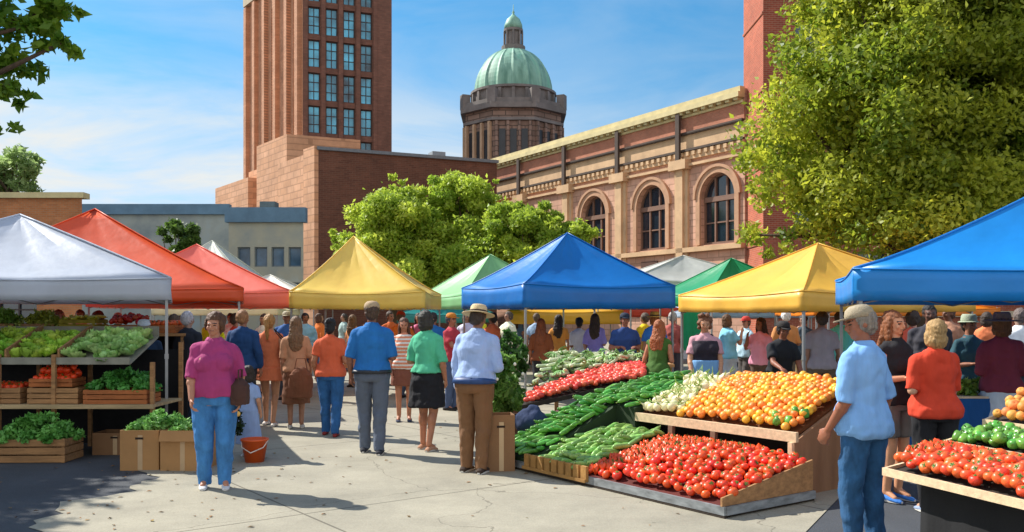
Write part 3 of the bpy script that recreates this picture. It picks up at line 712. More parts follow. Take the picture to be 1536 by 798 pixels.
person(Px(1057, 12.0), -.1, 'vendor with long curly brown hair in dark vest and blue apron', H=1.64, fem=True, fat=1.12, skin='#c08a68', top='#c7949c', sleeve='short', vest='#2a222c', apron='#79a9d8', bcol='#2e3440', bkind='cotton', hair='curly', hcol='#7a4c30', arms=('fore', 'fore'), group=VG, vox=.011, nod=.15)
person(Px(1168, 11.6), .1, 'vendor in black shirt and black cap bending behind the oranges', H=1.58, skin='#8f563e', top='#17191e', sleeve='short', bcol='#2a2a2e', hat='cap', hatcol='#2c2622', hair='short', hcol='#1c1612', arms=('reach', 'fore'), group=VG, vox=.012, lean=.30)
person(Px(986, 12.6), 2.6, 'person with long auburn hair in olive green top by the cucumbers', H=1.58, fem=True, skin='#b87a58', top='#3f6420', sleeve='none', bcol='#5a4030', bkind='cotton', hair='long', hcol='#a0582a', arms=('bent', 'loose'), group=VG, vox=.013, lean=.18)
person(Px(1232, 13.0), AW, 'person in plain grey tee with navy sleeve behind the oranges', H=1.70, fat=1.12, skin='#8a6654', top='#8b8690', sleeve='short', bcol='#5c5044', bkind='cotton', hair='short', hcol='#3a302a', arms=('loose', 'down'), group=VG, vox=.013)
person(Px(812, 16.6), 2.9, 'person with thick auburn hair beside the leek table', H=1.58, fem=True, skin='#b07050', top='#8a4a28', sleeve='half', bcol='#2c2a2e', bkind='cotton', hair='long', hcol='#8a4722', arms=('bent', 'loose'), group=VG, vox=.014)
person(Px(216, 12.0), .4, 'vendor in white cap and dark navy shirt behind the cabbages', H=1.58, skin='#9a7460', top='#14304c', sleeve='long', bcol='#20242c', hat='cap', hatcol='#d8e2ea', hair='short', hcol='#5a5048', arms=('bent', 'bent'), group=VG, vox=.012)
person(Px(262, 13.9), AW, 'person in olive green vest top and blue jeans behind the pole', H=1.66, skin='#9a7458', top='#6a7a24', sleeve='short', bcol='#1f4a80', hair='short', hcol='#5a4a3a', arms=('down', 'loose'), group=VG, vox=.014)
person(Px(283, 12.9), AW - .4, 'person in dark jacket with grey hair next to the canopy pole', H=1.70, skin='#a08070', top='#1d222e', sleeve='long', bcol='#33465c', hair='short', hcol='#b9b7bc', arms=('loose', 'down'), group=VG, vox=.014)
# ------------------------------------------------------------------ crowd behind
crowd = [
 # px, Y, yaw, H, fem, fat, skin, top, topword, sleeve, bottom, bcol, hair, hcol, hat, hatcol, where
 (345, 21, .1, 1.7, 0, 1.1, '#a8775a', '#d4d2cc', 'white shirt', 'short', 'trousers', '#3a3a44', 'short', '#3a2a1e', None, '', 'under the coral canopy'),
 (395, 19, 3.1, 1.68, 1, 1.0, '#b58464', '#c9c2b0', 'cream blouse', 'half', 'skirt', '#5a6a8a', 'long', '#4a3222', None, '', 'beyond the orange dress'),
 (430, 17.5, .2, 1.72, 0, 1.1, '#9a6a50', '#2a4a7a', 'denim blue shirt', 'long', 'trousers', '#33363c', 'short', '#8a7a6a', 'cap', '#b0a890', 'left of the orange shirt'),
 (458, 20, 2.9, 1.70, 0, 1.0, '#a06a4c', '#86aed2', 'pale blue shirt', 'long', 'trousers', '#2d3440', 'short', '#2a2220', None, '', 'under the yellow canopy edge'),
 (480, 23, 3.0, 1.70, 1, 1.0, '#b58464', '#b86a3a', 'rust top', 'half', 'trousers', '#3a4a60', 'bob', '#5a3a24', None, '', 'far beneath the yellow canopy'),
 (530, 20.5, .1, 1.66, 1, 1.0, '#b98a6c', '#c98a62', 'tan dress', 'short', 'dress', '#aaaaaa', 'long', '#7a5a38', None, '', 'between the orange and blue shirts'),
 (586, 21, 3.1, 1.74, 0, 1.1, '#9a6a50', '#a0522d', 'russet shirt', 'short', 'trousers', '#3c3c46', 'short', '#4a3626', None, '', 'behind the blue shirt'),
 (602, 18, 3.0, 1.72, 0, 1.0, '#8a5c44', '#cc6a3c', 'pumpkin shirt', 'short', 'trousers', '#39414f', 'short', '#6a5038', 'cap', '#b23a24', 'right of the blue shirt'),
 (628, 20, .3, 1.70, 1, 1.0, '#c89070', '#b06480', 'rose pink top', 'short', 'trousers', '#2e4a70', 'long', '#3a2a22', None, '', 'left of the mint top'),
 (650, 17, 3.2, 1.70, 0, 1.1, '#a0674c', '#1f4f80', 'steel blue shirt', 'short', 'trousers', '#33343c', 'short', '#2e2620', None, '', 'half behind the mint top'),
 (678, 15.5, .0, 1.68, 0, 1.0, '#a86a50', '#8e2f38', 'crimson shirt', 'short', 'trousers', '#3a4660', 'short', '#39404a', 'cap', '#c87a22', 'between mint top and straw hat'),
 (700, 20, .2, 1.72, 1, 1.0, '#b58464', '#b9b4c4', 'lilac grey top', 'half', 'skirt', '#5c4a58', 'bob', '#6a4a32', None, '', 'far behind the straw hat'),
 (738, 18, 3.0, 1.70, 0, 1.1, '#93614a', '#e06a4c', 'coral shirt', 'short', 'trousers', '#2b2c31', 'short', '#2b2420', None, '', 'beside the blue canopy leg'),
 (762, 21, .1, 1.74, 0, 1.0, '#a5765c', '#cfc4ac', 'ivory shirt', 'half', 'trousers', '#3b414a', 'short', '#57483a', None, '', 'under the blue canopy at left'),
 (805, 21.5, 2.9, 1.70, 0, 1.0, '#a5765c', '#7e8fa3', 'slate shirt', 'short', 'trousers', '#424a55', 'short', '#5a4430', None, '', 'behind the leeks at left'),
 (838, 19.5, 3.2, 1.66, 1, 1.0, '#b98464', '#c8854a', 'ochre top', 'short', 'trousers', '#554038', 'long', '#3a2a20', None, '', 'behind the leeks'),
 (868, 18.5, .1, 1.60, 0, 1.1, '#8c5a44', '#c9d0d4', 'off white shirt', 'half', 'trousers', '#2d2c2a', 'short', '#241d19', None, '', 'at the far end of the leeks'),
 (893, 18, 3.1, 1.68, 1, 1.0, '#b98a72', '#8f86c2', 'lavender top', 'half', 'trousers', '#45506a', 'long', '#4a3a2e', None, '', 'left of the navy vendor'),
 (966, 19, .1, 1.70, 0, 1.0, '#a5765c', '#c2a432', 'mustard shirt', 'short', 'trousers', '#3f3d3a', 'short', '#5a4838', None, '', 'right of the navy vendor'),
 (982, 17, 3.0, 1.70, 1, 1.0, '#b07a5a', '#3561a0', 'cobalt top', 'short', 'trousers', '#3a2c38', 'bob', '#9a5524', 'straw', '#d8a850', 'behind the auburn haired person'),
 (1010, 18.5, .2, 1.72, 0, 1.1, '#a86a52', '#8c4a44', 'brick red shirt', 'half', 'trousers', '#38333a', 'short', '#a8a39c', None, '', 'by the green banner'),
 (1092, 16.5, 3.1, 1.66, 1, 1.0, '#c08a6a', '#7aaee0', 'sky blue top', 'short', 'skirt', '#9aa6b0', 'bob', '#6a4a30', None, '', 'right of the curly haired vendor'),
 (1118, 17.5, 2.8, 1.62, 0, 1.1, '#a5705a', '#9fb8cc', 'powder blue shirt', 'short', 'trousers', '#4a4440', 'short', '#3a2c22', 'cap', '#c43c32', 'in red cap behind the oranges'),
 (1140, 15, .4, 1.60, 1, 1.0, '#8f5a40', '#d88a9c', 'blush pink top', 'half', 'trousers', '#4a3a30', 'long', '#3a2418', None, '', 'left of the black shirted vendor'),
 (1178, 17, 3.0, 1.74, 0, 1.1, '#8a6250', '#a5734a', 'caramel shirt', 'half', 'trousers', '#4b4338', 'short', '#e4e2dd', None, '', 'behind the black shirted vendor'),
 (1205, 18, .2, 1.66, 0, 1.0, '#a37860', '#2c3a44', 'dark teal shirt', 'short', 'trousers', '#847050', 'short', '#332b26', None, '', 'right of the black shirted vendor'),
 (1262, 15.5, .1, 1.72, 0, 1.0, '#8a5f4a', '#5cb0b4', 'aqua shirt', 'short', 'trousers', '#33363b', 'short', '#2b2522', None, '', 'behind the light blue tee'),
 (1370, 13, 3.0, 1.70, 1, 1.0, '#c99078', '#b05a50', 'salmon top', 'none', 'trousers', '#2a2a30', 'short', '#3a2a22', None, '', 'behind the red orange shirt'),
 (1395, 11.5, .1, 1.78, 0, 1.2, '#6a4434', '#26242a', 'black jacket', 'long', 'trousers', '#22232a', 'short', '#1c1614', None, '', 'in black jacket behind the blonde bob'),
 (1422, 14.5, 2.9, 1.80, 0, 1.1, '#7a5240', '#8f6a58', 'cocoa shirt', 'half', 'trousers', '#2a2a2e', 'short', '#5a4034', None, '', 'beside the blue canopy leg at right'),
 (1480, 15, .2, 1.70, 1, 1.0, '#a8765a', '#c27050', 'terracotta top', 'short', 'trousers', '#34445a', 'bob', '#3a2c24', None, '', 'behind the maroon top'),
 (1528, 12.5, 3.1, 1.74, 0, 1.1, '#9a7a68', '#c4c6cc', 'silver grey shirt', 'half', 'trousers', '#474a52', 'short', '#70605a', None, '', 'at the far right edge'),
 (12, 16, .2, 1.68, 0, 1.1, '#a5705a', '#3f6a8f', 'blue shirt', 'short', 'trousers', '#3a3d44', 'short', '#5a4632', None, '', 'at the far left behind the rack'),
 (62, 17, 3.0, 1.72, 1, 1.0, '#a87a60', '#5a6a84', 'dusty blue top', 'half', 'trousers', '#33384a', 'bob', '#6b6a3a', None, '', 'behind the left rack'),
 (90, 15.5, .1, 1.74, 0, 1.0, '#9a7c6a', '#7d7478', 'mushroom grey shirt', 'short', 'trousers', '#3c3c42', 'short', '#6a5c50', None, '', 'behind the squash crates'),
 (120, 18, 3.1, 1.76, 0, 1.1, '#8f6a50', '#cc7c90', 'pink shirt', 'half', 'trousers', '#37332f', 'short', '#4a3020', None, '', 'left of the red peppers'),
 (150, 16.5, .3, 1.72, 1, 1.0, '#c89a80', '#c05038', 'tomato red top', 'short', 'trousers', '#40424a', 'short', '#5a2a1c', None, '', 'above the squash crate'),
 (178, 17.5, 3.0, 1.72, 0, 1.0, '#c0907a', '#3a7a70', 'teal green shirt', 'short', 'trousers', '#3b3f47', 'bald', '', None, '', 'above the red peppers'),
 (318, 18, .2, 1.72, 1, 1.0, '#b98a6a', '#b8cc3a', 'lime green top', 'short', 'trousers', '#3a4a5c', 'long', '#5a4428', None, '', 'behind the magenta shirt'),
 (355, 16, 2.9, 1.68, 0, 1.0, '#b07a60', '#b04434', 'vermilion shirt', 'short', 'trousers', '#3a3d46', 'short', '#4a3a2c', None, '', 'right of the magenta shirt'),
 (515, 26, .1, 1.7, 0, 1.0, '#a5765c', '#7f8f8a', 'sage shirt', 'short', 'trousers', '#3d4450', 'short', '#3a2e24', None, '', 'far back under yellow canopy'),
 (560, 27, 3.0, 1.7, 1, 1.0, '#b98a6a', '#9c5a4a', 'clay top', 'short', 'trousers', '#4a4f5e', 'bob', '#4c3828', None, '', 'far back behind the blue shirt'),
 (720, 27, .1, 1.7, 0, 1.0, '#a5765c', '#c8b84a', 'straw yellow shirt', 'short', 'trousers', '#3e4248', 'short', '#3a3028', None, '', 'far back past the straw hat'),
 (775, 28, 3.0, 1.7, 1, 1.0, '#b98a6a', '#4a6a8c', 'azure top', 'short', 'skirt', '#8a8078', 'long', '#3c2c20', None, '', 'far back beneath the blue canopy'),
]
def brighter(h):
    c = lin(h); g = sum(c) / 3; c = [min(.85, max(.01, (g + (v - g) * 1.15) * 1.5 + .012)) for v in c]
    return '#' + ''.join('%02x' % round(255 * (v * 12.92 if v <= .0031308 else 1.055 * v ** (1 / 2.4) - .055)) for v in c)
for i, (px, Y, yaw, H, fem, fat, sk, top, word, slv, bot, bc, hr, hc, ht, htc, where) in enumerate(crowd):
    random.seed(100 + i)
    person(Px(px, Y), yaw + random.choice((-1.0, -.3, .2, .8, 2.4, 3.6)) + random.uniform(-.3, .3), 'person in ' + word + ' ' + (where if not where.startswith('in ') else 'and ' + where[3:]), H=H, fem=bool(fem), fat=fat, skin=sk, top=brighter(top), sleeve=slv, bottom=bot, bcol=brighter(bc), bkind='cotton', hair=hr, hcol=hc or '#333333', hat=ht, hatcol=htc or '#aaaaaa',
           arms=random.choice((('loose', 'down'), ('bent', 'loose'), ('down', 'swing'), ('bent', 'bent'), ('reach', 'loose'), ('cross', 'cross'), ('up', 'bag'))), stride=random.choice((0, .3, .6)), headyaw=random.uniform(-.5, .5), vox=.016 if Y < 20 else .019, group='shoppers in the market crowd')
# ------------------------------------------------------------------ things carried or set down
def bag(name, c, w, d, h, col, label, strap=None, cat='bag'):
    q = MB(); q.sphere((0, 0, h / 2), (w / 2, d / 2, h / 2), 16, 12); q.box((0, 0, h * .4), (w * .86, d * .7, h * .72)); me = remeshed(q, .009, 3, .012, .06); o = link_mesh(name, me, [cloth(col)]); o.location = c
    tag(o, label, cat)
    if strap:
        s = MB(); s.path(strap, .008, 6); s.build('strap', cloth(col), o)
    return o
x, y, z = px2x(436, 13.15), 13.2, 0
bag('shoulder_bag', (px2x(434, 13.2), 13.17, 1.02), .24, .13, .28, '#1d1c20', 'black shoulder bag hanging at the hip of the orange dress', [(-.05, .0, .22), (-.18, -.03, .38), (-.22, 0, .44), (-.16, .08, .36), (-.02, .05, .22)])
bag('tote_bag', (px2x(452, 12.75), 12.72, .46), .36, .16, .46, '#7a4a30', 'large brown tote bag held against the long brown skirt', [(-.1, 0, .38), (-.06, 0, .58), (.06, 0, .58), (.1, 0, .38)])
bag('handbag', (px2x(364, 8.5), 8.42, .80), .17, .20, .26, '#4a2f28', 'dark brown handbag tucked under the arm of magenta shirt', [(0, -.05, .2), (0, -.05, .34), (0, .06, .34), (0, .06, .2)])
# orange bucket
bk = empty('orange_bucket', (px2x(382, 10.02), 10.02, .006), 0, 'orange plastic bucket on the pavement by the child', 'bucket')
q = MB(); q.lathe((0, 0, 0), [(.02, .0), (.105, .0), (.145, .24), (.155, .24), (.155, .26), (.138, .26), (.10, .012), (.02, .012)], 28); q.build('body', mat('orange_plastic', '#d8581c', .4, .06, 5), bk, smooth=True)
q = MB(); q.path([(-.15, 0, .24), (-.12, -.08, .17), (0, -.16, .12), (.12, -.08, .17), (.15, 0, .24)], .006, 6); q.build('handle', mat('white_plastic', '#e2ddd2', .5), bk)
# bouquet held by the child
bq = empty('bouquet', (px2x(357, 10.2), 10.12, .42), 0, 'small bouquet of orange and yellow flowers with dark leaves', 'bouquet')
rng = np.random.default_rng(8); cs = np.array([[0, 0, .10], [.03, 0, .0], [-.02, 0, .18], [0, .02, -.08]]); V, Fq, tone = leaves(cs, np.full(4, .07), 260, .05, rng, rng.random(4)); leaf_obj('foliage', V, Fq, tone, leaf_mat('leafdk', '#1c2a18', '#3d5230'), bq)
for k, (a, b, c, col) in enumerate(((.0, -.06, .20, '#f0a030'), (.04, -.06, .12, '#f4c060'), (-.03, -.07, .06, '#ef7a22'), (.03, -.06, .24, '#f6d890'), (-.02, -.07, -.04, '#f0782a'))):
    q = MB(); q.sphere((a, b, c), (.032, .02, .032), 10, 6); q.build('bloom', mat('bloom' + col, col, .6), bq, smooth=True)
# ------------------------------------------------------------------ buildings
class Fr:
    """a wall frame: along, up and outward"""
    def __init__(s, P, d, out=None):
        s.P = Vector((P[0], P[1], 0)); s.d = Vector((d[0], d[1], 0)).normalized()
        s.n = Vector((s.d.y, -s.d.x, 0)) if out is None else Vector((out[0], out[1], 0)).normalized()
    def __call__(s, a, z, o=0.0): return s.P + s.d * a + s.n * o + Vector((0, 0, z))
def fbox(mb, fr, a0, a1, z0, z1, o0, o1):
    c = [fr(a, z, o) for z in (z0, z1) for o in (o0, o1) for a in (a0, a1)]
    return mb.add(c, [(0, 1, 3, 2), (4, 6, 7, 5), (0, 4, 5, 1), (2, 3, 7, 6), (0, 2, 6, 4), (1, 5, 7, 3)])
GLASS_D = mat('window_glass', '#22303c', .08, .3, .8, spec=.9, rand=.5)
GLASS_B = mat('tower_glass_sky_tint', '#4aa8f4', .22, .6, .35, rand=.45, spec=.9, detail=2)  # blue of the reflected sky is painted into the glass colour
def window(parent, fr, a0, a1, z0, z1, dep=.25, frame=None, glass=GLASS_D, cols=2, rows=2, fw=.09):
    m = MB(); b = -dep
    for x0, x1, y0, y1 in ((a0, a0 + fw, z0, z1), (a1 - fw, a1, z0, z1)): fbox(m, fr, x0, x1, y0, y1, b, b + .08)
    for x0, x1, y0, y1 in ((a0 + fw, a1 - fw, z0, z0 + fw), (a0 + fw, a1 - fw, z1 - fw, z1)): fbox(m, fr, x0, x1, y0, y1, b + .002, b + .078)
    for i in range(1, cols): c = a0 + (a1 - a0) * i / cols; fbox(m, fr, c - fw * .35, c + fw * .35, z0 + fw, z1 - fw, b + .004, b + .07)
    for i in range(1, rows): c = z0 + (z1 - z0) * i / rows; fbox(m, fr, a0 + fw, a1 - fw, c - fw * .35, c + fw * .35, b + .008, b + .066)
    w = m.build('window', frame, parent, world=True)
    p = MB(); p.quad(fr(a0, z0, b - .0), fr(a1, z0, b), fr(a1, z1, b), fr(a0, z1, b)); p.build('pane', glass, w, world=True)
    return w
def grid_wall(m, fr, L_, z0, z1, holes, dep=.25):
    """outer skin of a wall with real openings and reveals; holes = [(a0,a1,z0,z1)]"""
    xs = sorted({0.0, L_} | {h[0] for h in holes} | {h[1] for h in holes}); zs = sorted({z0, z1} | {h[2] for h in holes} | {h[3] for h in holes})
    for i in range(len(xs) - 1):
        for j in range(len(zs) - 1):
            cx, cz = (xs[i] + xs[i + 1]) / 2, (zs[j] + zs[j + 1]) / 2
            if any(h[0] < cx < h[1] and h[2] < cz < h[3] for h in holes): continue
            m.quad(fr(xs[i], zs[j]), fr(xs[i + 1], zs[j]), fr(xs[i + 1], zs[j + 1]), fr(xs[i], zs[j + 1]))
    for a0, a1, b0, b1 in holes:
        for (p, q) in (((a0, b0), (a1, b0)), ((a1, b0), (a1, b1)), ((a1, b1), (a0, b1)), ((a0, b1), (a0, b0))):
            m.quad(fr(*p), fr(*q), fr(*q, -dep), fr(*p, -dep))

# --- sandstone hall with arched windows
dA = Vector((-.53, .85, 0)).normalized(); nA = Vector((-.85, -.53, 0)).normalized()
hall = empty('stone_hall', (12.6, 48, 0), 0, 'long sandstone and red brick hall with a row of tall arched windows', 'building')
fA = Fr((12.6, 48), dA, nA)
SAND = brick_mat('sandstone', '#cfa288', '#c4957c', '#ad846c', dA, .9, .38, .2)
SANDP = mat('sandstone_plain', '#cba780', .9, .12, 1.2, .3, 14)
CREAM = mat('cream_cornice', '#cdbd8c', .85, .12, 1.5, .3, 12)
REDB = brick_mat('hall_red_brick', '#bd7558', '#ad684c', '#b0927a', dA)
DARKT = mat('dark_moulding', '#4a3b31', .8, .15, 2)
LEN = 29.5
arches = [(2.0, 1.32), (7.6, 1.32), (13.4, 1.32)]
zb, zsp, ztopw = 5.7, 8.35, 10.35
m = MB(); x = 0.0
def strip(a0, a1, z0, z1, o=0): m.quad(fA(a0, z0, o), fA(a1, z0, o), fA(a1, z1, o), fA(a0, z1, o))
strip(0, LEN, 0, zb)
for c, r in arches:
    strip(x, c - r, zb, ztopw); x = c + r
    for side in ((c - r, zb, c - r, zsp), (c + r, zb, c + r, zsp)): m.quad(fA(side[0], side[1]), fA(side[2], side[3]), fA(side[2], side[3], -.45), fA(side[0], side[1], -.45))
    m.quad(fA(c - r, zb), fA(c + r, zb), fA(c + r, zb, -.45), fA(c - r, zb, -.45))
    nn = 14
    for i in range(nn):
        t0, t1 = PI - PI * i / nn, PI - PI * (i + 1) / nn
        p0 = (c + r * math.cos(t0), zsp + r * math.sin(t0)); p1 = (c + r * math.cos(t1), zsp + r * math.sin(t1))
        m.quad(fA(*p0), fA(*p1), fA(p1[0], ztopw), fA(p0[0], ztopw)); m.quad(fA(*p0), fA(*p1), fA(*p1, -.45), fA(*p0, -.45))
strip(x, LEN, zb, ztopw); strip(0, LEN, ztopw, 14.0)
e = fA(LEN, 0); e2 = e - nA * 14; s2 = fA(0, 0) - nA * 14
m.quad(e, e2, e2 + Vector((0, 0, 14)), e + Vector((0, 0, 14))); m.quad(s2, fA(0, 0), fA(0, 14), s2 + Vector((0, 0, 14))); m.quad(fA(0, 13.9), fA(LEN, 13.9), e2 + Vector((0, 0, 13.9)), s2 + Vector((0, 0, 13.9)))
m.build('wall', SAND, hall, world=True)
for nm, z0, z1, o, mt in (('brick_band', 12.35, 13.22, .05, REDB), ('frieze', 11.35, 12.25, .04, SANDP)):
    q = MB(); fbox(q, fA, 0, LEN + .05, z0, z1, 0.001, o); q.build(nm, mt, hall, world=True)
q = MB(); fbox(q, fA, -.0, LEN + .4, 13.5, 13.78, .0, .50); fbox(q, fA, 0, LEN + .3, 13.78, 14.08, .0, .36); fbox(q, fA, 0, LEN + .2, 13.22, 13.36, .0, .16)
for i in range(int(LEN / .62)): fbox(q, fA, .15 + i * .62, .45 + i * .62, 13.36, 13.5, .0, .40)
q.build('cornice', CREAM, hall, world=True)
q = MB(); fbox(q, fA, 0, LEN + .2, 12.25, 12.35, 0, .24); fbox(q, fA, 0, LEN + .2, 11.22, 11.35, 0, .28); fbox(q, fA, 0, LEN + .1, 12.2, 12.25, 0, .22); q.build('dark_moulding', DARKT, hall, world=True)
q = MB(); fbox(q, fA, 0, LEN + .1, 10.75, 11.22, 0, .14)
for i in range(int(LEN / .5)): fbox(q, fA, .1 + i * .5, .34 + i * .5, 10.95, 11.17, .14, .26)
fbox(q, fA, 0, LEN + .1, 10.35, 10.5, 0, .22); q.build('dentil_band', SANDP, hall, world=True)
for c in (4.85, 10.5, 16.4, 22.3, 28.0):
    q = MB(); fbox(q, fA, c - .55, c + .55, 3.0, 10.2, 0, .14); fbox(q, fA, c - .28, c + .28, 3.0, 10.2, .14, .30); fbox(q, fA, c - .72, c + .72, 10.2, 10.75, 0, .5); fbox(q, fA, c - .75, c + .75, 2.4, 3.0, 0, .55)
    q.build('pilaster', SANDP, hall, world=True)
    q = MB(); fbox(q, fA, c - .16, c + .16, 10.76, 13.44, .30, .46); q.build('downpipe', DARKT, hall, world=True)
q = MB(); fbox(q, fA, 0, LEN, 5.35, 5.62, 0, .30); fbox(q, fA, 0, LEN, 4.2, 4.4, 0, .16); q.build('sill_course', SANDP, hall, world=True)
WFR = mat('bronze_frame', '#7b5a48', .6, .1, 3)
for c, r in arches:
    su = MB()
    for k, (r0, r1, o) in enumerate(((r + .02, r + .34, .12), (r + .34, r + .50, .20))):
        nn = 20; ps = []
        for i in range(nn + 1):
            t = PI * i / nn; ps.append([(c + rr * math.cos(t), zsp + rr * math.sin(t)) for rr in (r0, r1)])
        for i in range(nn):
            (a, b), (c_, d_) = ps[i], ps[i + 1]
            su.quad(fA(*a, o), fA(*b, o), fA(*d_, o), fA(*c_, o)); su.quad(fA(*a, 0), fA(*a, o), fA(*c_, o), fA(*c_, 0)); su.quad(fA(*b, 0), fA(*b, o), fA(*d_, o), fA(*d_, 0))
    for sgn in (-1, 1):
        x0, x1 = sorted((c + sgn * (r + .02), c + sgn * (r + .34))); fbox(su, fA, x0, x1, zb, zsp, 0, .118)
    su.build('arch_surround', mat('arch_stone', '#b98e6e', .85, .12, 2, .3, 14), hall, world=True)
    w_ = MB(); o = -.36
    for a in (-r, -r / 3 - .05, r / 3 - .05, r - .1):
        top = zsp + math.sqrt(max(0.01, r * r - min(abs(a), abs(a + .1)) ** 2)) - .03; fbox(w_, fA, c + a, c + a + .11, zb, top, o, o + .12)
    fbox(w_, fA, c - r, c + r, zsp - .22, zsp + .06, o - .01, o + .16); fbox(w_, fA, c - r, c + r, zb + .0, zb + .14, o, o + .13); fbox(w_, fA, c - r + .1, c + r - .1, 6.9, 6.98, o, o + .08)
    for i in range(16):
        t0, t1 = PI * i / 16, PI * (i + 1) / 16
        v = [fA(c + rr * math.cos(t), zsp + rr * math.sin(t), oo) for oo in (o, o + .12) for t, rr in ((t0, r), (t0, r - .12), (t1, r - .12), (t1, r))]
        w_.add(v, [(0, 1, 2, 3), (4, 7, 6, 5), (1, 5, 6, 2)])
    wo = w_.build('window', WFR, hall, world=True)
    p = MB(); pts = [fA(c - r, zb, o), fA(c + r, zb, o)] + [fA(c + r * math.cos(PI * i / 16), zsp + r * math.sin(PI * i / 16), o) for i in range(17)]
    p.add(pts, [tuple(range(len(pts)))]); p.build('pane', GLASS_D, wo, world=True)
q = MB(); fbox(q, fA, 7.0, 8.5, 2.2, 5.0, 0, .10); q.build('door', mat('door_brown', '#55382a', .6, .1, 3), hall, world=True)

# --- red brick tower block at the right (mostly behind the big tree)
rb = empty('brick_tower', (12.75, 45, 0), 0, 'tall red brick building edge standing beside the arched hall', 'building')
RBM = brick_mat('tower_red_brick', '#b5573a', '#a04a30', '#b08a72', (0, 1, 0), .3, .1)
RBM2 = brick_mat('tower_red_brick_shaded', '#a34d34', '#8f422c', '#a58068', (1, 0, 0), .3, .1)  # same brick darkened: shade on the sunless front is put into the colour
fl = Fr((12.75, 48.8), (0, -1), (-1, 0)); q = MB(); grid_wall(q, fl, 3.8, 0, 26, []); q.build('side_wall', RBM, rb, world=True)
ff = Fr((12.75, 45), (1, 0), (0, -1)); hs = []
for i in range(6):
    for j in range(6): hs.append((1.6 + i * 3.2, 3.0 + i * 3.2, 2.4 + j * 3.9, 4.9 + j * 3.9))
q = MB(); grid_wall(q, ff, 21, 0, 26, hs); q.quad((33.75, 45, 0), (33.75, 60, 0), (33.75, 60, 26), (33.75, 45, 26)); q.quad((12.75, 45, 26), (33.75, 45, 26), (33.75, 60, 26), (12.75, 60, 26)); q.quad((12.75, 48.8, 0), (19, 60, 0), (19, 60, 26), (12.75, 48.8, 26)); q.build('front_wall', RBM2, rb, world=True)
LIME = mat('limestone', '#b9a88c', .85, .1, 2, .2, 14)
for h in hs: window(rb, ff, *h, frame=mat('dark_frame', '#33302e', .5), cols=1, rows=2)
q = MB(); fbox(q, fl, -.0, 3.9, 25.6, 26.4, 0, .3); fbox(q, ff, -.3, 21, 25.6, 26.39, 0, .3); q.build('cornice', LIME, rb, world=True); q = MB(); fbox(q, ff, 0, 21, 1.6, 1.9, 0, .12); fbox(q, fl, 0, 3.8, 1.6, 1.9, 0, .119); q.build('plinth', LIME, rb, world=True)
for k in range(6): q = MB(); fbox(q, fl, 0, 3.8, 5.3 + 3.9 * k, 5.42 + 3.9 * k, 0, .06); q.build('string_course', RBM, rb, world=True)

# --- office tower
tw = empty('office_tower', (-22.4, 95, 0), 0, 'tall brown office tower with blue windows and vertical piers', 'building')
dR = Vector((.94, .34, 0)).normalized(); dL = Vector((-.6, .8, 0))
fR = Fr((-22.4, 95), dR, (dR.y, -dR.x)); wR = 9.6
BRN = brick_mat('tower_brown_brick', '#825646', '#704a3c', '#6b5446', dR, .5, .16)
BRNL = brick_mat('tower_brick_sunlit', '#d69c76', '#c58c68', '#a57a5e', dL, .5, .16)  # sunlight on the side face is put into this paler brick colour
hs = []; zt = 40
for j in range(9):
    for i in range(4): hs.append((.55 + i * 1.88, 1.82 + i * 1.88, 17.8 + j * 3.55 - (.9 if j == 0 else 0), 20.75 + j * 3.55))
hs = [h for h in hs if h[3] < zt - 1]
q = MB(); grid_wall(q, fR, wR, 0, zt, hs, .35)
pr, pl = fR(wR, 0), Vector((-22.4, 95, 0)) + dL * 16.6
pb = pr + dL * 15; zv = Vector((0, 0, zt))
q.quad(pr, pb, pb + zv, pr + zv); q.quad(pb, pl, pl + zv, pb + zv); q.quad(fR(0, zt), fR(wR, zt), pb + zv, pl + zv)
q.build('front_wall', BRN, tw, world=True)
TFR = mat('tower_frame', '#3c2d28', .6)
for h in hs:
    window(tw, fR, *h, dep=.35, frame=TFR, glass=GLASS_B, cols=2, rows=3, fw=.11)
q = MB()
for i in range(5): a = .25 + i * 1.88; fbox(q, fR, a - .22, a + .22, 16.5, zt - .01, 0, .28)
fbox(q, fR, 8.0, wR - .01, 16.5, zt - .01, 0, .24); q.build('pier', BRN, tw, world=True)
fL = Fr(tuple(pl)[:2], -dL, (-.8, -.6)); q = MB(); grid_wall(q, fL, 16.6, 0, zt, [(a, a + .95, 19, zt - 3) for a in (1.6, 4.6, 7.8, 11.2, 14.0)], .5)
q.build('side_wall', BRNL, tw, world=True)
for a in (1.6, 4.6, 7.8, 11.2, 14.0):
    p = MB(); p.quad(fL(a, 19, -.5), fL(a + .95, 19, -.5), fL(a + .95, zt - 3, -.5), fL(a, zt - 3, -.5)); p.build('window_strip', mat('strip_dark', '#4a3128', .5, .2, 1), tw, world=True)
q = MB()
for a in (.5, 3.3, 6.4, 9.7, 12.9, 15.8): fbox(q, fL, a - .38, a + .38, 16, zt - 1, 0, .5)
q.build('side_pier', BRNL, tw, world=True)
q = MB(); fbox(q, fR, -.3, wR + .3, zt - .8, zt + .5, 0, .5); fbox(q, fL, 0, 16.9, zt - .8, zt + .49, 0, .5); q.build('cornice', LIME, tw, world=True)

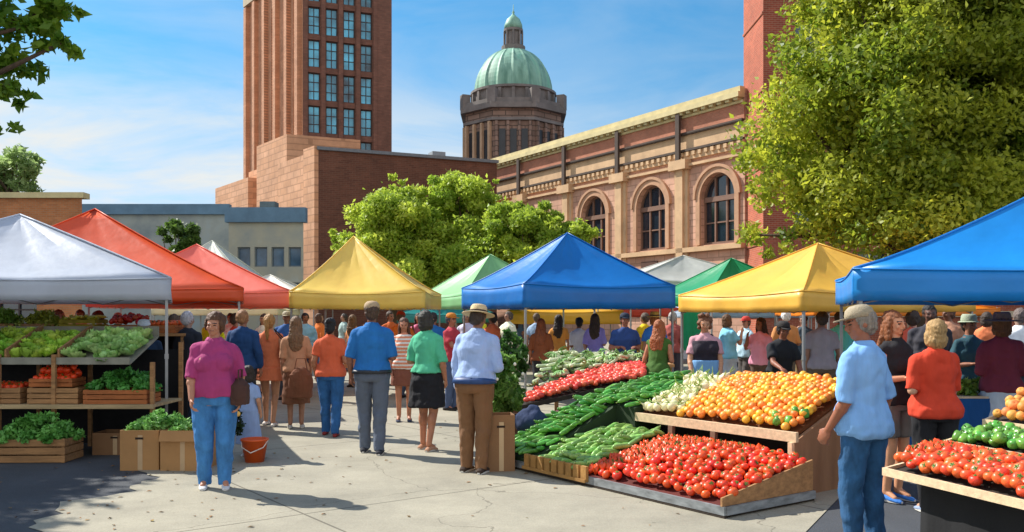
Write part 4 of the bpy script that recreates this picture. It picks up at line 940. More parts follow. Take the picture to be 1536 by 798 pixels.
# --- stepped tan block and dark brick wing at the tower's foot
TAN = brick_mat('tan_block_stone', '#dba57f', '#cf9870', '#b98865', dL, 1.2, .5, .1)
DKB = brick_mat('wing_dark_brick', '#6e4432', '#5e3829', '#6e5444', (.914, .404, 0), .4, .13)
wing = empty('brick_wing', (-13.1, 60, 0), 0, 'low dark brick wing with a plain tan side wall below the tower', 'building')
P0 = Vector((-13.1, 60, 0)); dW = Vector((.914, .404, 0)); dWL = Vector((-.6, .8, 0))
fW = Fr((-13.1, 60), dW, (.404, -.914)); hW = 12.9
hs = [(3.5 + i * 3.1, 4.9 + i * 3.1, z, z + 1.7) for i in range(3) for z in (2.6,)]
q = MB(); grid_wall(q, fW, 13.1, 0, hW, hs); b0 = fW(13.1, 0); b1 = b0 + dWL * 7; b2 = P0 + dWL * 7; hv = Vector((0, 0, hW))
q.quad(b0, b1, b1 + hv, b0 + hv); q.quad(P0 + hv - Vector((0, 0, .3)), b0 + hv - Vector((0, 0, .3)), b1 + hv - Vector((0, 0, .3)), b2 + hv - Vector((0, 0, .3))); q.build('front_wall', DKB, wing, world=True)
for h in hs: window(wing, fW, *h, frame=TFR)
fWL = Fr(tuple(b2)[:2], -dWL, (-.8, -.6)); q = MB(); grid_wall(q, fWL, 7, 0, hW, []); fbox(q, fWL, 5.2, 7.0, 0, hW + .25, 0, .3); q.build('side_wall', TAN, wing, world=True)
q = MB(); fbox(q, fW, -.1, 13.2, hW, hW + .22, -.4, .15); q.build('coping', mat('lead_coping', '#6e7378', .6), wing, world=True)
q = MB(); fbox(q, fW, 8.6, 9.6, hW + .22, hW + .8, -2.4, -1.4); fbox(q, fW, 4.6, 7.0, hW + .22, hW + .52, -3.4, -1.6); q.build('roof_vent', mat('vent_grey', '#8d9499', .6), wing, world=True)
pod = empty('stepped_block', (-17.3, 70, 0), 0, 'plain tan stepped block rising in front of the brown tower', 'building')
def blk(mb, px0, px1, Yc, top, depth=6, dirl=dWL, pxr=None):
    k0, k1 = (px0 - 768) / F, (px1 - 768) / F; X1 = k1 * Yc
    w = (X1 - k0 * Yc) / (-dirl.x + k0 * dirl.y) if (-dirl.x + k0 * dirl.y) else 4
    a = Vector((X1, Yc, 0)); b = a + dirl * w; r = a + dW * 6; c = b + dW * 6
    mb.prism([tuple(b)[:2], tuple(a)[:2], tuple(r)[:2], tuple(c)[:2]], 0, py2z(top, Yc))
    return a, b, w
q = MB(); blk(q, 385, 430, 71, 201)
q.build('upper_stage', TAN, pod, world=True)
q = MB(); blk(q, 373, 447, 73.2, 232); q.build('middle_stage', TAN, pod, world=True)
q = MB(); blk(q, 323, 372, 78, 266); q.build('lower_stage', TAN, pod, world=True)
q = MB(); q.box((px2x(433, 69.6), 69.6, 9), (.35, .3, 9)); q.build('dark_slot', mat('slot', '#4a2f28', .8), pod, world=True)

# --- domed tower
dm = empty('domed_tower', (.15, 100, -.0), 0, 'stone tower with green copper dome and lantern behind the hall', 'building')
STN = brick_mat('dome_stone', '#94796a', '#80695c', '#55473f', (1, 0, 0), 1.4, .55, .2)
STD = mat('dome_stone_dark', '#77706c', .9, .2, .7, .3, 8)
STL = mat('dome_stone_sunlit', '#b7997c', .9, .12, .7)
COPPER = mat('copper_green', '#669c84', .6, .22, .6, .15, 5, stretch=(2.2, 2.2, .25), col2='#86b09a')
def ngon(cx, cy, r, n, off): return [(cx + r * math.cos(2 * PI * (i + off) / n), cy + r * math.sin(2 * PI * (i + off) / n)) for i in range(n)]
cx, cy = .15, 100
q = MB(); q.prism(ngon(cx, cy, 5.7, 8, .5), 0, 24.6); q.build('shaft', STN, dm, world=True)
q = MB(); q.prism(ngon(cx, cy, 6.3, 8, .5), 24.6, 25.2); q.prism(ngon(cx, cy, 6.0, 8, .5), 25.2, 25.7); q.prism(ngon(cx, cy, 6.0, 8, .5), 23.3, 23.6)
for i in range(8):
    a = 2 * PI * (i + .5) / 8; q.box((cx + 5.75 * math.cos(a), cy + 5.75 * math.sin(a), 25.9), (.9, .9, 1.6), a)
q.build('cornice', STD, dm, world=True)
for i in range(8):
    a = 2 * PI * i / 8; ap = 5.7 * math.cos(PI / 8)
    f = Fr((cx + ap * math.cos(a) - math.sin(a) * -2.1, cy + ap * math.sin(a) + math.cos(a) * -2.1), (-math.sin(a), math.cos(a)), (math.cos(a), math.sin(a)))
    for s0 in (.55, 1.75, 2.95):
        p = MB(); fbox(p, f, s0, s0 + .7, 18.9, 22.4, 0, .06); p.build('window', mat('dome_window', '#27292e', .3, .2, 1), dm, world=True)
    p = MB()
    for s0 in (.15, 1.38, 2.58, 3.78): fbox(p, f, s0, s0 + .28, 17.6, 23.2, 0, .35)
    p.build('column', STL if i in (4, 5) else STN, dm, world=True)  # left-facing columns get paler stone, sunlight painted into their colour
q = MB(); q.lathe((cx, cy, 0), [(0.1, 25.6), (4.55, 25.6), (4.55, 27.0), (4.85, 27.1), (4.85, 27.35), (4.4, 27.4), (.1, 27.4)], 32)
for i in range(20):
    a = 2 * PI * i / 20; q.box((cx + 4.62 * math.cos(a), cy + 4.62 * math.sin(a), 26.35), (.35, .35, 1.35), a)
q.build('drum', STD, dm, world=True, smooth=False)
q = MB(); rg = []; n = 96
for k in range(15):
    t = k / 14 * 1.42; r0 = 4.30 * math.cos(t) ; z = 27.4 + 5.05 * math.sin(t)
    rg.append([(cx + (r0 + (.13 if i % 6 == 0 else 0)) * math.cos(2 * PI * i / n), cy + (r0 + (.13 if i % 6 == 0 else 0)) * math.sin(2 * PI * i / n), z) for i in range(n)])
q.rings(rg); q.build('dome', COPPER, dm, world=True)
q = MB(); q.lathe((cx, cy, 0), [(1.3, 32.0), (1.35, 32.7), (.85, 32.8), (.85, 34.3), (1.1, 34.4), (1.1, 34.65), (.1, 34.65)], 16)
for i in range(8):
    a = 2 * PI * i / 8; q.tube((cx + 1.0 * math.cos(a), cy + 1.0 * math.sin(a), 32.8), (cx + 1.0 * math.cos(a), cy + 1.0 * math.sin(a), 34.4), .12, n=8)
q.build('lantern', STD, dm, world=True)
q = MB(); q.lathe((cx, cy, 0), [(1.05, 34.65), (1.0, 35.2), (.75, 35.8), (.3, 36.2), (.1, 36.45), (.16, 36.6), (.05, 36.8), (.03, 37.5)], 20); q.build('lantern_cap', COPPER, dm, world=True, smooth=True)

dm.location.z = -.72
# --- grey store and small houses at the left
gs = empty('grey_store', (px2x(343, 45), 45, 0), 0, 'low blue grey flat roofed store with two rows of windows', 'building')
GRY = mat('grey_render', '#a3a8a0', .9, .12, .8, .2, 10, col2='#aaa692'); x0, x1 = px2x(343, 45), px2x(455, 45)
f = Fr((x0, 45), (1, 0), (0, -1)); W_ = x1 - x0; hs = [(.45 + i * .86, 1.1 + i * .86, z, z + 1.0) for i in range(4) for z in (2.35, 4.15)]
q = MB(); grid_wall(q, f, W_, 0, 6.75, hs, .18); q.quad((x1, 45, 0), (x1 * 52 / 45, 52, 0), (x1 * 52 / 45, 52, 6.75), (x1, 45, 6.75)); q.quad((x0, 52, 0), (x0, 45, 0), (x0, 45, 6.75), (x0, 52, 6.75)); q.quad((x0, 45, 6.7), (x1, 45, 6.7), (x1 * 52 / 45, 52, 6.7), (x0, 52, 6.7)); q.build('wall', GRY, gs, world=True)
for h in hs: window(gs, f, *h, dep=.18, frame=mat('grey_frame', '#6e777a', .6), glass=mat('grey_glass', '#4a6a84', .12, .3, 1), cols=1, rows=1, fw=.06)
q = MB(); fbox(q, f, -.15, W_ + .15, 6.4, 7.15, -.3, .18); q.build('parapet', mat('blue_parapet', '#5f7d92', .8, .15, 1.2), gs, world=True)
q = MB(); q.box((px2x(396, 46), 47, 7.4), (.8, .8, .55)); q.build('roof_unit', mat('vent_grey2', '#56666c', .6), gs, world=True)
g2 = empty('grey_row', (px2x(123, 52), 52, 0), 0, 'long flat blue grey shop row behind the red canopies', 'building')
x0, x1 = px2x(110, 52), px2x(345, 52); f = Fr((x0, 52), (1, 0), (0, -1)); W_ = x1 - x0
hs = [(.8 + i * 1.45, 1.75 + i * 1.45, 3.2, 5.4) for i in range(6)]
q = MB(); grid_wall(q, f, W_, 0, 7.8, hs, .2); q.quad((x0, 60, 0), (x0, 52, 0), (x0, 52, 7.8), (x0, 60, 7.8)); q.quad((x0, 52, 7.7), (x1, 52, 7.7), (x1, 60, 7.7), (x0, 60, 7.7)); q.build('wall', mat('slate_render', '#86949a', .9, .2, .5, .2, 8, col2='#9a9f98'), g2, world=True)
for h in hs: window(g2, f, *h, dep=.2, frame=mat('grey_frame', '#6e777a'), glass=GLASS_D, cols=2, rows=2, fw=.06)
q = MB(); fbox(q, f, -.1, W_, 7.6, 8.2, -.3, .2); q.build('parapet', mat('blue_parapet', '#5f7d92'), g2, world=True)
bl = empty('brick_shop', (px2x(0, 35) - 4, 35, 0), 0, 'low brown brick shop with cream coping behind white canopy', 'building')
x0, x1 = px2x(-150, 35), px2x(123, 35); f = Fr((x0, 35), (1, 0), (0, -1)); W_ = x1 - x0
q = MB(); hs = [(1.2, 2.6, .9, 2.9), (3.8, 5.4, .9, 2.9)]; grid_wall(q, f, W_, 0, 6.3, hs); q.quad((x1, 35, 0), (x1 * 43 / 35, 43, 0), (x1 * 43 / 35, 43, 6.3), (x1, 35, 6.3)); q.quad((x0, 35, 6.2), (x1, 35, 6.2), (x1 * 43 / 35, 43, 6.2), (x0, 43, 6.2))
q.build('wall', brick_mat('shop_brick', '#c07a48', '#ad6a3c', '#a5876a', (1, 0, 0)), bl, world=True)
for h in hs: window(bl, f, *h, frame=TFR)
q = MB(); fbox(q, f, -.1, W_ + .12, 6.3, 6.52, -.4, .14); q.build('coping', CREAM, bl, world=True)

# ------------------------------------------------------------------ trees in the scene
def TL(px, py, Y, r_px, rz_px): return (px2x(px, Y), Y, py2z(py, Y), r_px * Y / F, rz_px * Y / F)
GB = 'trees behind the canopies'
tree('light green broadleaf tree behind the yellow canopy, left of the middle row', (px2x(588, 31), 31, 0), [TL(590, 345, 31, 66, 64), TL(560, 370, 30.4, 52, 50), TL(625, 360, 31, 60, 60), TL(592, 282, 31, 20, 36), TL(560, 310, 31, 24, 34), TL(528, 375, 30, 26, 30), TL(505, 365, 30, 14, 22), TL(650, 320, 31.5, 30, 40), TL(600, 400, 30, 70, 30)], .17, 50000, .12, '#8cac34', '#d8e05a', 11, GB, 130)
tree('round green tree rising between the yellow and blue canopies', (px2x(688, 32), 32, 0), [TL(690, 335, 32, 60, 66), TL(700, 390, 31.5, 80, 48), TL(668, 290, 32, 34, 32), TL(728, 320, 32, 36, 44), TL(742, 292, 32, 14, 24), TL(705, 282, 32, 16, 20), TL(760, 370, 32, 40, 44)], .18, 50000, .12, '#86a834', '#d0dc56', 12, GB, 130)
tree('spreading green tree directly behind the peak of the blue canopy', (px2x(800, 30), 30, 0), [TL(800, 368, 30, 58, 52), TL(772, 350, 30, 46, 46), TL(850, 366, 30, 44, 34), TL(785, 322, 30, 26, 24), TL(822, 330, 30, 34, 26), TL(858, 352, 30, 24, 20), TL(770, 318, 30, 24, 22)], .15, 44000, .12, '#80a434', '#ccd850', 13, GB, 100)
tree('small dark green tree in front of the grey shop row', (px2x(268, 36), 36, 0), [TL(268, 365, 36, 30, 34), TL(285, 380, 36, 30, 24)], .12, 5000, .16, '#3f5c25', '#6f8c3a', 14, None, 30)
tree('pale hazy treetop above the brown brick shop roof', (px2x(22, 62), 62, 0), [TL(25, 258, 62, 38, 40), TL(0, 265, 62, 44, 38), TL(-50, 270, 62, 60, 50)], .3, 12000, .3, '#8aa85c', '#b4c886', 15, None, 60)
# big tree at the right
big = [TL(1310, 180, 21, 160, 160), TL(1430, 120, 22, 190, 180), TL(1300, 60, 21.5, 120, 120), TL(1228, 170, 21, 60, 90), TL(1180, 270, 20.6, 72, 54), TL(1230, 310, 20.5, 100, 66), TL(1370, 320, 21, 160, 80), TL(1520, 270, 22, 170, 130), TL(1300, -40, 22, 110, 110), TL(1420, -80, 22, 180, 130), TL(1128, 258, 20.4, 44, 36), TL(1112, 240, 20.4, 22, 18), TL(1160, 335, 20.5, 56, 40), TL(1150, 372, 20.5, 36, 20), TL(1250, 120, 20.4, 80, 90), TL(1222, 30, 21, 50, 60), TL(1600, 120, 23, 170, 200), TL(1300, 350, 20, 120, 50), TL(1460, 330, 20.5, 120, 60)]
tree('huge leafy green tree filling the upper right beside the brick tower', (px2x(1400, 21.5), 21.5, 0), big, .36, 280000, .112, '#5c7e22', '#d8d848', 21, None, 420)
# overhanging tree at the upper left
near = [(px2x(0, 6) - 1.6, 6, 4.7, 1.5, 1.1), TL(-60, 0, 6, 120, 100), TL(20, 25, 6, 66, 44), TL(84, 20, 6.1, 40, 18), TL(64, 50, 6, 42, 20), TL(15, 92, 6, 50, 28), TL(88, 74, 6, 36, 8), TL(10, 142, 6, 34, 16), TL(45, 138, 6, 30, 7), TL(0, 188, 6, 28, 12), TL(60, 5, 6, 50, 16)]
tree('overhanging tree branch with green leaves at the upper left', (-6.9, 6.0, 0), near, .2, 46000, .062, '#54801f', '#93b036', 31, None, 130, hang=1)
tree('shade tree casting dappled shadow at the left of the stall', (-11.6, 10.4, 0), [(-11.3, 10.4, 5.9, 2.2, 1.7), (-10.6, 9.6, 5.2, 1.2, 1.0), (-12, 11.4, 6.3, 2.0, 1.6), (-10.4, 11.2, 5.4, 1.0, .8)], .22, 16000, .16, '#3f621c', '#86a230', 33, None, 110)
# ------------------------------------------------------------------ market canopies
BLUE, ORG, RED, YEL, WHT = '#0e7ace', '#f0602c', '#f8806a', '#ffd968', '#d3d9e4'
canopy('large pale grey white canopy over the left vegetable shelves', -6.66, 12.0, 3.8, 3.6, .37, 1.85, 3.02, .27, WHT, sag=1.0, trl=.3)
canopy('bright orange canopy with a rounded peak behind the white one', -7.68, 16.33, 5.2, 4.4, .30, 1.90, 3.62, .22, ORG, sag=1.12)
canopy('coral red canopy with a smaller peak beside the yellow canopy', -7.26, 20.7, 4.2, 3.6, .24, 1.84, 3.32, .34, RED, sag=1.12, apex=(-.1, 0))
canopy('pointed yellow canopy in front of the light green tree', -2.93, 18.4, 2.62, 2.8, -.03, 1.80, 3.30, .32, YEL, sag=1.15, apex=(-.36, 0))
canopy('pale green canopy tucked between the yellow and blue ones', px2x(735, 24), 24.5, 3.0, 3.0, .5, 1.85, 3.35, .34, '#8fc98a', sag=1.0)
canopy('royal blue canopy with a sharp peak in the middle', 1.03, 17.6, 3.16, 3.08, .42, 1.80, 3.30, .42, BLUE, sag=1.12, apex=(.08, 0))
canopy('golden yellow canopy right of the middle above the stand of oranges', 4.93, 14.3, 3.2, 3.2, .37, 1.72, 2.82, .28, '#fbc652', sag=1.1)
canopy('wide blue canopy at the right edge over the shaded stalls', 5.93, 8.74, 5.0, 3.0, -.30, 1.79, 3.12, .29, '#1f96e6', sag=1.18, apex=(-.25, 0))
canopy('plain white canopy seen behind the blue canopy', px2x(1035, 24), 25, 4.2, 3.0, .2, 2.3, 3.35, .3, '#d9d8d0', sag=1.0)
canopy('emerald green canopy peeking out behind the golden one', px2x(1105, 21), 21.5, 2.6, 2.6, .3, 1.9, 3.05, .3, '#1f9a62', sag=1.0)
canopy('white canopy half hidden behind the coral red canopy', px2x(405, 29), 29, 3.6, 3.0, 0, 1.9, 3.0, .3, '#e1ddd2', sag=1.0)
canopy('small white canopy behind the orange canopy near the shop row', px2x(318, 30), 30, 3.0, 3.0, 0, 2.6, 4.2, .3, '#d9dccf', sag=1.0)
canopy('distant yellow canopy seen under the royal blue one', px2x(845, 27), 27.5, 3.4, 3.0, 0, 1.42, 2.3, .38, '#f0b934', sag=1.0)
canopy('distant orange red canopy beyond the far crowd', px2x(900, 32), 33, 5.4, 3.4, 0, 1.62, 2.5, .3, '#d9472a', sag=1.0)
canopy('distant pale blue canopy behind the golden stall', px2x(1115, 30), 31, 4.4, 3.0, 0, 1.60, 2.6, .25, '#b9cfe0', sag=1.0)
canopy('distant orange canopy beneath the wide blue canopy', px2x(1335, 18), 18.5, 3.6, 2.6, 0, 1.66, 2.1, .14, '#f08a1c', sag=1.0)
canopy('distant cream canopy seen under the orange canopies', px2x(300, 24), 26.5, 3.6, 2.6, 0, 1.68, 2.2, .2, '#efe3b4', sag=1.0)
canopy('distant teal canopy behind the mint shirted shopper', px2x(668, 27), 28.5, 3.0, 2.6, 0, 1.45, 2.2, .28, '#2c8f8c', sag=1.0)
# hanging banner
b = MB(); xb0, xb1 = px2x(1024, 16.2), px2x(1052, 16.2); vs = []
for j in range(7):
    for k in range(9): vs.append((xb0 + (xb1 - xb0) * k / 8, 16.2 + .015 * math.sin(k * 1.3 + j * .3), 1.80 - .78 * j / 6))
b.add(vs, [(j * 9 + k, j * 9 + k + 1, (j + 1) * 9 + k + 1, (j + 1) * 9 + k) for j in range(6) for k in range(8)])
bo = b.build('hanging_banner', mat('banner_green', '#189a6a', .8, .06, 3, transl=.2)); bo.modifiers.new('t', 'SOLIDIFY').thickness = .006
tag(bo, 'emerald cloth banner hanging from the corner of the blue canopy', 'banner')
# ------------------------------------------------------------------ produce and stalls
GREENSTEM = mat('stem_green', '#5c7a2a', .7, .15, 20)
def proto(name, fn, mats, smooth=True):
    m = MB(); fn(m); me = m.mesh(name, mats, smooth=smooth); return me
def rotsym(m, prof, n=10, bend=0.0, lob=0, la=0.0, axis='z', jit=0):
    rg = []
    for r, z in prof:
        ring = []
        for i in range(n):
            a = 2 * PI * i / n; rr = r * (1 + la * math.cos(lob * a)); x, y = rr * math.cos(a), rr * math.sin(a)
            if axis == 'y': ring.append((x + bend * (z * z), z, y))
            else: ring.append((x, y, z))
        rg.append(ring)
    m.rings(rg)
def tomato(m):
    rotsym(m, [(.006, -.034), (.026, -.031), (.040, -.016), (.044, .002), (.038, .021), (.024, .031), (.010, .029)], 12, lob=5, la=.035)
    m.cur = 1
    for k in range(5):
        a = 2 * PI * k / 5; c, s = math.cos(a), math.sin(a); m.add([(0, 0, .034), (.008 * c - .006 * s, .008 * s + .006 * c, .034), (.026 * c, .026 * s, .033), (.008 * c + .006 * s, .008 * s - .006 * c, .034)], [(0, 1, 2, 3)])
    m.tube((0, 0, .028), (.004, 0, .045), .003, n=5); m.cur = 0
def cucumber(m, L=.21, r=.023, b=.6, tip=True):
    rotsym(m, [(r * .25, -L / 2), (r * .75, -L / 2 + .012), (r, -L / 4), (r * 1.05, 0), (r, L / 4), (r * .7, L / 2 - .012), (r * .25, L / 2)], 9, b, 6, .04, 'y')
    if tip: m.cur = 1; m.tube((b * L * L / 4, L / 2 - .003, 0), (b * L * L / 4, L / 2 + .018, .002), r * .25, n=6); m.cur = 0
def zucchini(m):
    cucumber(m, .20, .027, .3)
def carrot(m):
    rotsym(m, [(.004, -.10), (.012, -.07), (.020, -.01), (.026, .05), (.025, .068), (.010, .076)], 9, .2, 0, 0, 'y')
    m.cur = 1
    for k in range(4): m.tube((0, .072, 0), (.012 * (k - 1.5), .115, .012 + .004 * k), .004, .002, 5)
    m.cur = 0
def leek(m):
    rotsym(m, [(.014, -.22), (.026, -.20), (.024, -.12), (.024, .0), (.026, .05)], 9, .1, 0, 0, 'y')
    m.cur = 1
    for k in range(5):
        a = (k - 2) * .28; w = .018
        vs = []
        for j in range(5):
            t = j / 4; x = math.sin(a) * t * .16; y = .03 + t * .20 * math.cos(a); z = .018 + .02 * math.sin(PI * t) + k * .004 - .03 * t * t
            vs += [(x - w * (1 - t * .6), y, z), (x, y, z + .010), (x + w * (1 - t * .6), y, z)]
        m.add(vs, [(j * 3 + q, j * 3 + q + 1, (j + 1) * 3 + q + 1, (j + 1) * 3 + q) for j in range(4) for q in range(2)])
    m.cur = 0
def plum(m): rotsym(m, [(.006, -.046), (.022, -.040), (.032, -.018), (.034, .006), (.028, .030), (.012, .044), (.004, .045)], 10, 0, 0, 0, 'y')
def onion(m):
    rotsym(m, [(.006, -.046), (.03, -.040), (.050, -.016), (.052, .006), (.040, .030), (.018, .046), (.009, .062), (.006, .08)], 12)
    m.cur = 1; m.tube((0, 0, .06), (.02, .0, .15), .007, .003, 6); m.tube((0, 0, .06), (-.015, .015, .14), .006, .003, 6); m.cur = 0
def pepper(m):
    rotsym(m, [(.008, -.045), (.026, -.044), (.036, -.02), (.040, .012), (.034, .034), (.014, .036)], 12, lob=4, la=.10)
    m.cur = 1; m.tube((0, 0, .03), (.006, 0, .056), .006, .004, 6); m.cur = 0
def peach(m): rotsym(m, [(.006, -.036), (.026, -.032), (.038, -.012), (.039, .008), (.030, .026), (.012, .033), (.004, .028)], 12)
def lettuce(m):
    rr = random.Random(3)
    for layer, (n, R0, tilt) in enumerate(((6, .10, .35), (6, .08, .75), (5, .055, 1.1))):
        for k in range(n):
            a = 2 * PI * (k + .5 * layer) / n + rr.uniform(-.2, .2); ca, sa = math.cos(a), math.sin(a); vs = []
            for i in range(5):
                for j in range(5):
                    u = i / 4; v = (j - 2) / 2; w = R0 * .75 * math.sin(PI * (.12 + .8 * u)) * v; out = R0 * (.15 + u * math.cos(tilt * (.4 + u * .6))); zz = R0 * u * math.sin(tilt) * 1.2 + .012 * math.sin(7 * v + 9 * u + k) * u - .03 * v * v * -1 * u
                    vs.append((out * ca - w * sa, out * sa + w * ca, zz))
            m.add(vs, [(i * 5 + j, i * 5 + j + 1, (i + 1) * 5 + j + 1, (i + 1) * 5 + j) for i in range(4) for j in range(4)])
    m.sphere((0, 0, .045), (.055, .055, .05), 10, 6)
def vm(name, c, r=.42, var=.14, rand=.16, hue=.012, sc=14, **k): return mat(name, c, r, var, sc, .06, 60, rand=rand, hue=hue, **k)
TOM = proto('tomato', tomato, [vm('tomato_skin', '#ee4a1e', .38, .16, .2, .009), GREENSTEM])
TOM2 = proto('tomato', tomato, [vm('tomato_orange_skin', '#f05a28', .38, .16, .2, .010), GREENSTEM])
CUC = proto('cucumber', cucumber, [vm('cucumber_skin', '#5a9a3c', .4, .3, .32, .02, 26), mat('cucumber_tip', '#86a352')])
ZUC = proto('zucchini', zucchini, [vm('zucchini_skin', '#85ad55', .4, .25, .3, .02, 26), mat('zucchini_tip', '#9aae6a')])
CAR = proto('carrot', carrot, [vm('carrot_skin', '#f5a83a', .45, .14, .16, .024, 18), GREENSTEM])
LEE = proto('leek', leek, [vm('leek_white', '#d5dcae', .5, .12, .15, .02), vm('leek_green', '#7da257', .5, .2, .25, .02)])
PLU = proto('plum_tomato', plum, [vm('plum_skin', '#e85a40', .4, .12, .2, .008)])
ONI = proto('white_onion', onion, [vm('onion_skin', '#e6dfae', .4, .1, .12, .02), vm('onion_green', '#8fb04c', .5, .15)])
PEP = proto('green_pepper', pepper, [vm('pepper_green', '#5f9a3a', .28, .15, .3, .025), GREENSTEM])
PEA = proto('peach', peach, [vm('peach_skin', '#ee9a48', .6, .22, .15, .02, 9)])
LET = proto('lettuce', lettuce, [vm('lettuce_leaf', '#a6cc48', .5, .2, .25, .03, 18)])
LET2 = proto('cabbage', lettuce, [vm('cabbage_leaf', '#a6cc78', .5, .2, .25, .02, 18)])
SQU = proto('yellow_squash', zucchini, [vm('squash_skin', '#c3b02c', .4, .15, .2, .03), GREENSTEM])
RPE = proto('red_pepper', pepper, [vm('pepper_red', '#c02a1a', .25, .12, .2, .015), GREENSTEM])
def heap(name, me, pts, label, cat, group, tilt=.5, align=None, aj=.3, zj=.012, scale=(.88, 1.12), slope=(0, 0), most=300, stuff=None):
    pts = [p for p in pts if p[0] / p[1] * F + 768 < 1556 and p[0] / p[1] * F + 768 > -25]
    pts.sort(key=lambda p: p[0] ** 2 + p[1] ** 2); extra = pts[most:]; pts = pts[:most]
    if extra:
        mb = MB(); base = [tuple(v.co) for v in me.vertices]; fs = [tuple(p.vertices) for p in me.polygons]; mi = [p.material_index for p in me.polygons]
        for (x, y, z) in extra:
            R = (Euler((random.uniform(-tilt, tilt), random.uniform(-tilt, tilt), random.uniform(0, 6.28))) if align is None else Euler((slope[0], random.uniform(0, 6.28), align + random.uniform(-aj, aj)))).to_matrix(); s = random.uniform(*scale)
            mb.add([Vector((x, y, z + random.uniform(-zj * .4, zj))) + R @ (Vector(v) * s) for v in base], fs); mb.m[-len(fs):] = mi
        tag(mb.build(name + '_heap', list(me.materials), smooth=True), stuff, cat, kind='stuff')
    heap_(name, me, pts, label, cat, group, tilt, align, aj, zj, scale, slope)
def heap_(name, me, pts, label, cat, group, tilt, align, aj, zj, scale, slope):
    """one object for every piece of produce; they lie on the pile one by one"""
    for (x, y, z) in pts:
        o = bpy.data.objects.new(name, me); COL.objects.link(o); s = random.uniform(*scale); o.scale = (s, s, s)
        o.location = (x, y, z + random.uniform(-zj * .4, zj))
        if align is None: o.rotation_euler = (random.uniform(-tilt, tilt) + slope[0], random.uniform(-tilt, tilt) + slope[1], random.uniform(0, 2 * PI))
        else: o.rotation_euler = (slope[0] + random.uniform(-.12, .12), random.uniform(0, 6.28), align + random.uniform(-aj, aj) + (PI if random.random() < .4 else 0))
        tag(o, label, cat, group)
WOODC = mat('crate_wood', '#a87c50', .85, .22, 4, .5, 40, stretch=(.6, 6, 6), rand=.15)
WOODO = mat('crate_wood_orange', '#b46a38', .85, .2, 4, .5, 40, stretch=(.6, 6, 6), rand=.1)
WOODL = mat('pale_board', '#dcc09a', .8, .14, 4, .3, 40, stretch=(.6, 6, 6))
WOODD = mat('dark_board', '#33291f', .85, .2, 4, .3, 30)
BLACK = mat('black_cloth', '#17171a', .95, .15, 3, .3, 14)
CARD = mat('cardboard', '#b08352', .9, .08, 3, .15, 60, rand=.1)
CARDI = mat('cardboard_side', '#8a6544', .9, .08, 3, .15, 60)
def crate(loc, w, d, h, rz, label, group='produce crates on the left stall', m=WOODC, rows=3, name='wooden_crate'):
    t = empty(name, loc, rz, label, 'crate', group); t_ = .014; sl = h / rows
    for sy in (-1, 1):
        q = MB()
        for k in range(rows): q.box((0, sy * (d / 2 - t_ / 2), sl * (k + .5)), (w, t_, sl * .84))
        q.build('side_panel', m, t)
    for sx in (-1, 1):
        q = MB()
        for k in range(rows): q.box((sx * (w / 2 - t_ / 2 - .001), 0, sl * (k + .5)), (t_, d - 2 * t_ - .002, sl * .84))
        q.build('end_panel', m, t)
    for sx in (-1, 1):
        for sy in (-1, 1):
            q = MB(); q.box((sx * (w / 2 - .03), sy * (d / 2 - .03), h / 2), (.03, .03, h)); q.build('corner_post', m, t)
    q = MB(); q.box((0, 0, .012), (w - .035, d - .035, .014)); q.build('base', m, t)
    return t
def carton(loc, w, d, h, rz, label, flaps=True, group=None, m=CARD, lean=.0):
    t = empty('cardboard_box', loc, rz, label, 'box', group); t_ = .006; q = MB()
    for sy in (-1, 1): q.box((0, sy * (d / 2 - t_ / 2), h / 2), (w, t_, h))
    for sx in (-1, 1): q.box((sx * (w / 2 - t_ / 2), 0, h / 2), (t_, d - 2 * t_, h))
    q.box((0, 0, .004), (w - .014, d - .014, .006)); q.build('body', m, t)
    if flaps:
        for sy in (-1, 1):
            q = MB(); q.box((0, sy * (d / 2 + .035), h - .05), (w * .97, t_, .12), rx=sy * .42); q.build('flap', m, t)
    q = MB(); q.box((w * .02, -d / 2 - .0015, h * .45), (.05, .002, h * .86)); q.build('tape', mat('tape', '#c2a27a', .4, .06, 5), t)
    q = MB(); q.box((0, -d / 2 - .004, h * .80), (.085, .003, .022)); q.build('hand_hole', mat('hole_dark', '#2a1c12', .9), t)
    return t
def greens(name, cx, cy, z0, w, d, hgt, n, size, c1, c2, label, seed, cat='greens', rz=0):
    rng = np.random.default_rng(seed); k = 60
    u = rng.uniform(-1, 1, k); v = rng.uniform(-1, 1, k); zz = z0 + hgt * (1 - np.maximum(abs(u), abs(v)) ** 2) * rng.uniform(.25, 1, k)
    X = cx + u * w / 2 * math.cos(rz) - v * d / 2 * math.sin(rz); Y = cy + u * w / 2 * math.sin(rz) + v * d / 2 * math.cos(rz)
    V, Fq, tone = leaves(np.stack([X, Y, zz], 1), np.full(k, min(w, d) * .16), n, size, rng, rng.random(k))
    V[:, 2] = np.maximum(V[:, 2], z0 - .02)
    o = leaf_obj(name, V, Fq, tone, leaf_mat('leaf' + c1 + c2, c1, c2, .25)); tag(o, label, cat, kind='stuff')
    return o

# --- the centre stand: low trays in front, sloping top behind
O1 = Vector((-.09, 9.7, 0)); u1 = Vector((.583, -.812, 0)); v1 = Vector((.812, .583, 0))
def T1(s, t, z=0): return O1 + u1 * s + v1 * t + Vector((0, 0, z))
aV = math.atan2(v1.y, v1.x) - PI / 2      # direction for things lying along v
def poly1(s0, s1, t0, t1): return [tuple(T1(a, b))[:2] for a, b in ((s0, t0), (s1, t0), (s1, t1), (s0, t1))]
st = empty('produce_stand', tuple(O1), 0, 'stepped wooden stand with sloping top full of oranges and tomatoes', 'stand')
def build1(nm, q, m): return q.build(nm, m, st, world=True)
fS = Fr((O1.x, O1.y), u1, -v1)   # along u, outward towards the aisle
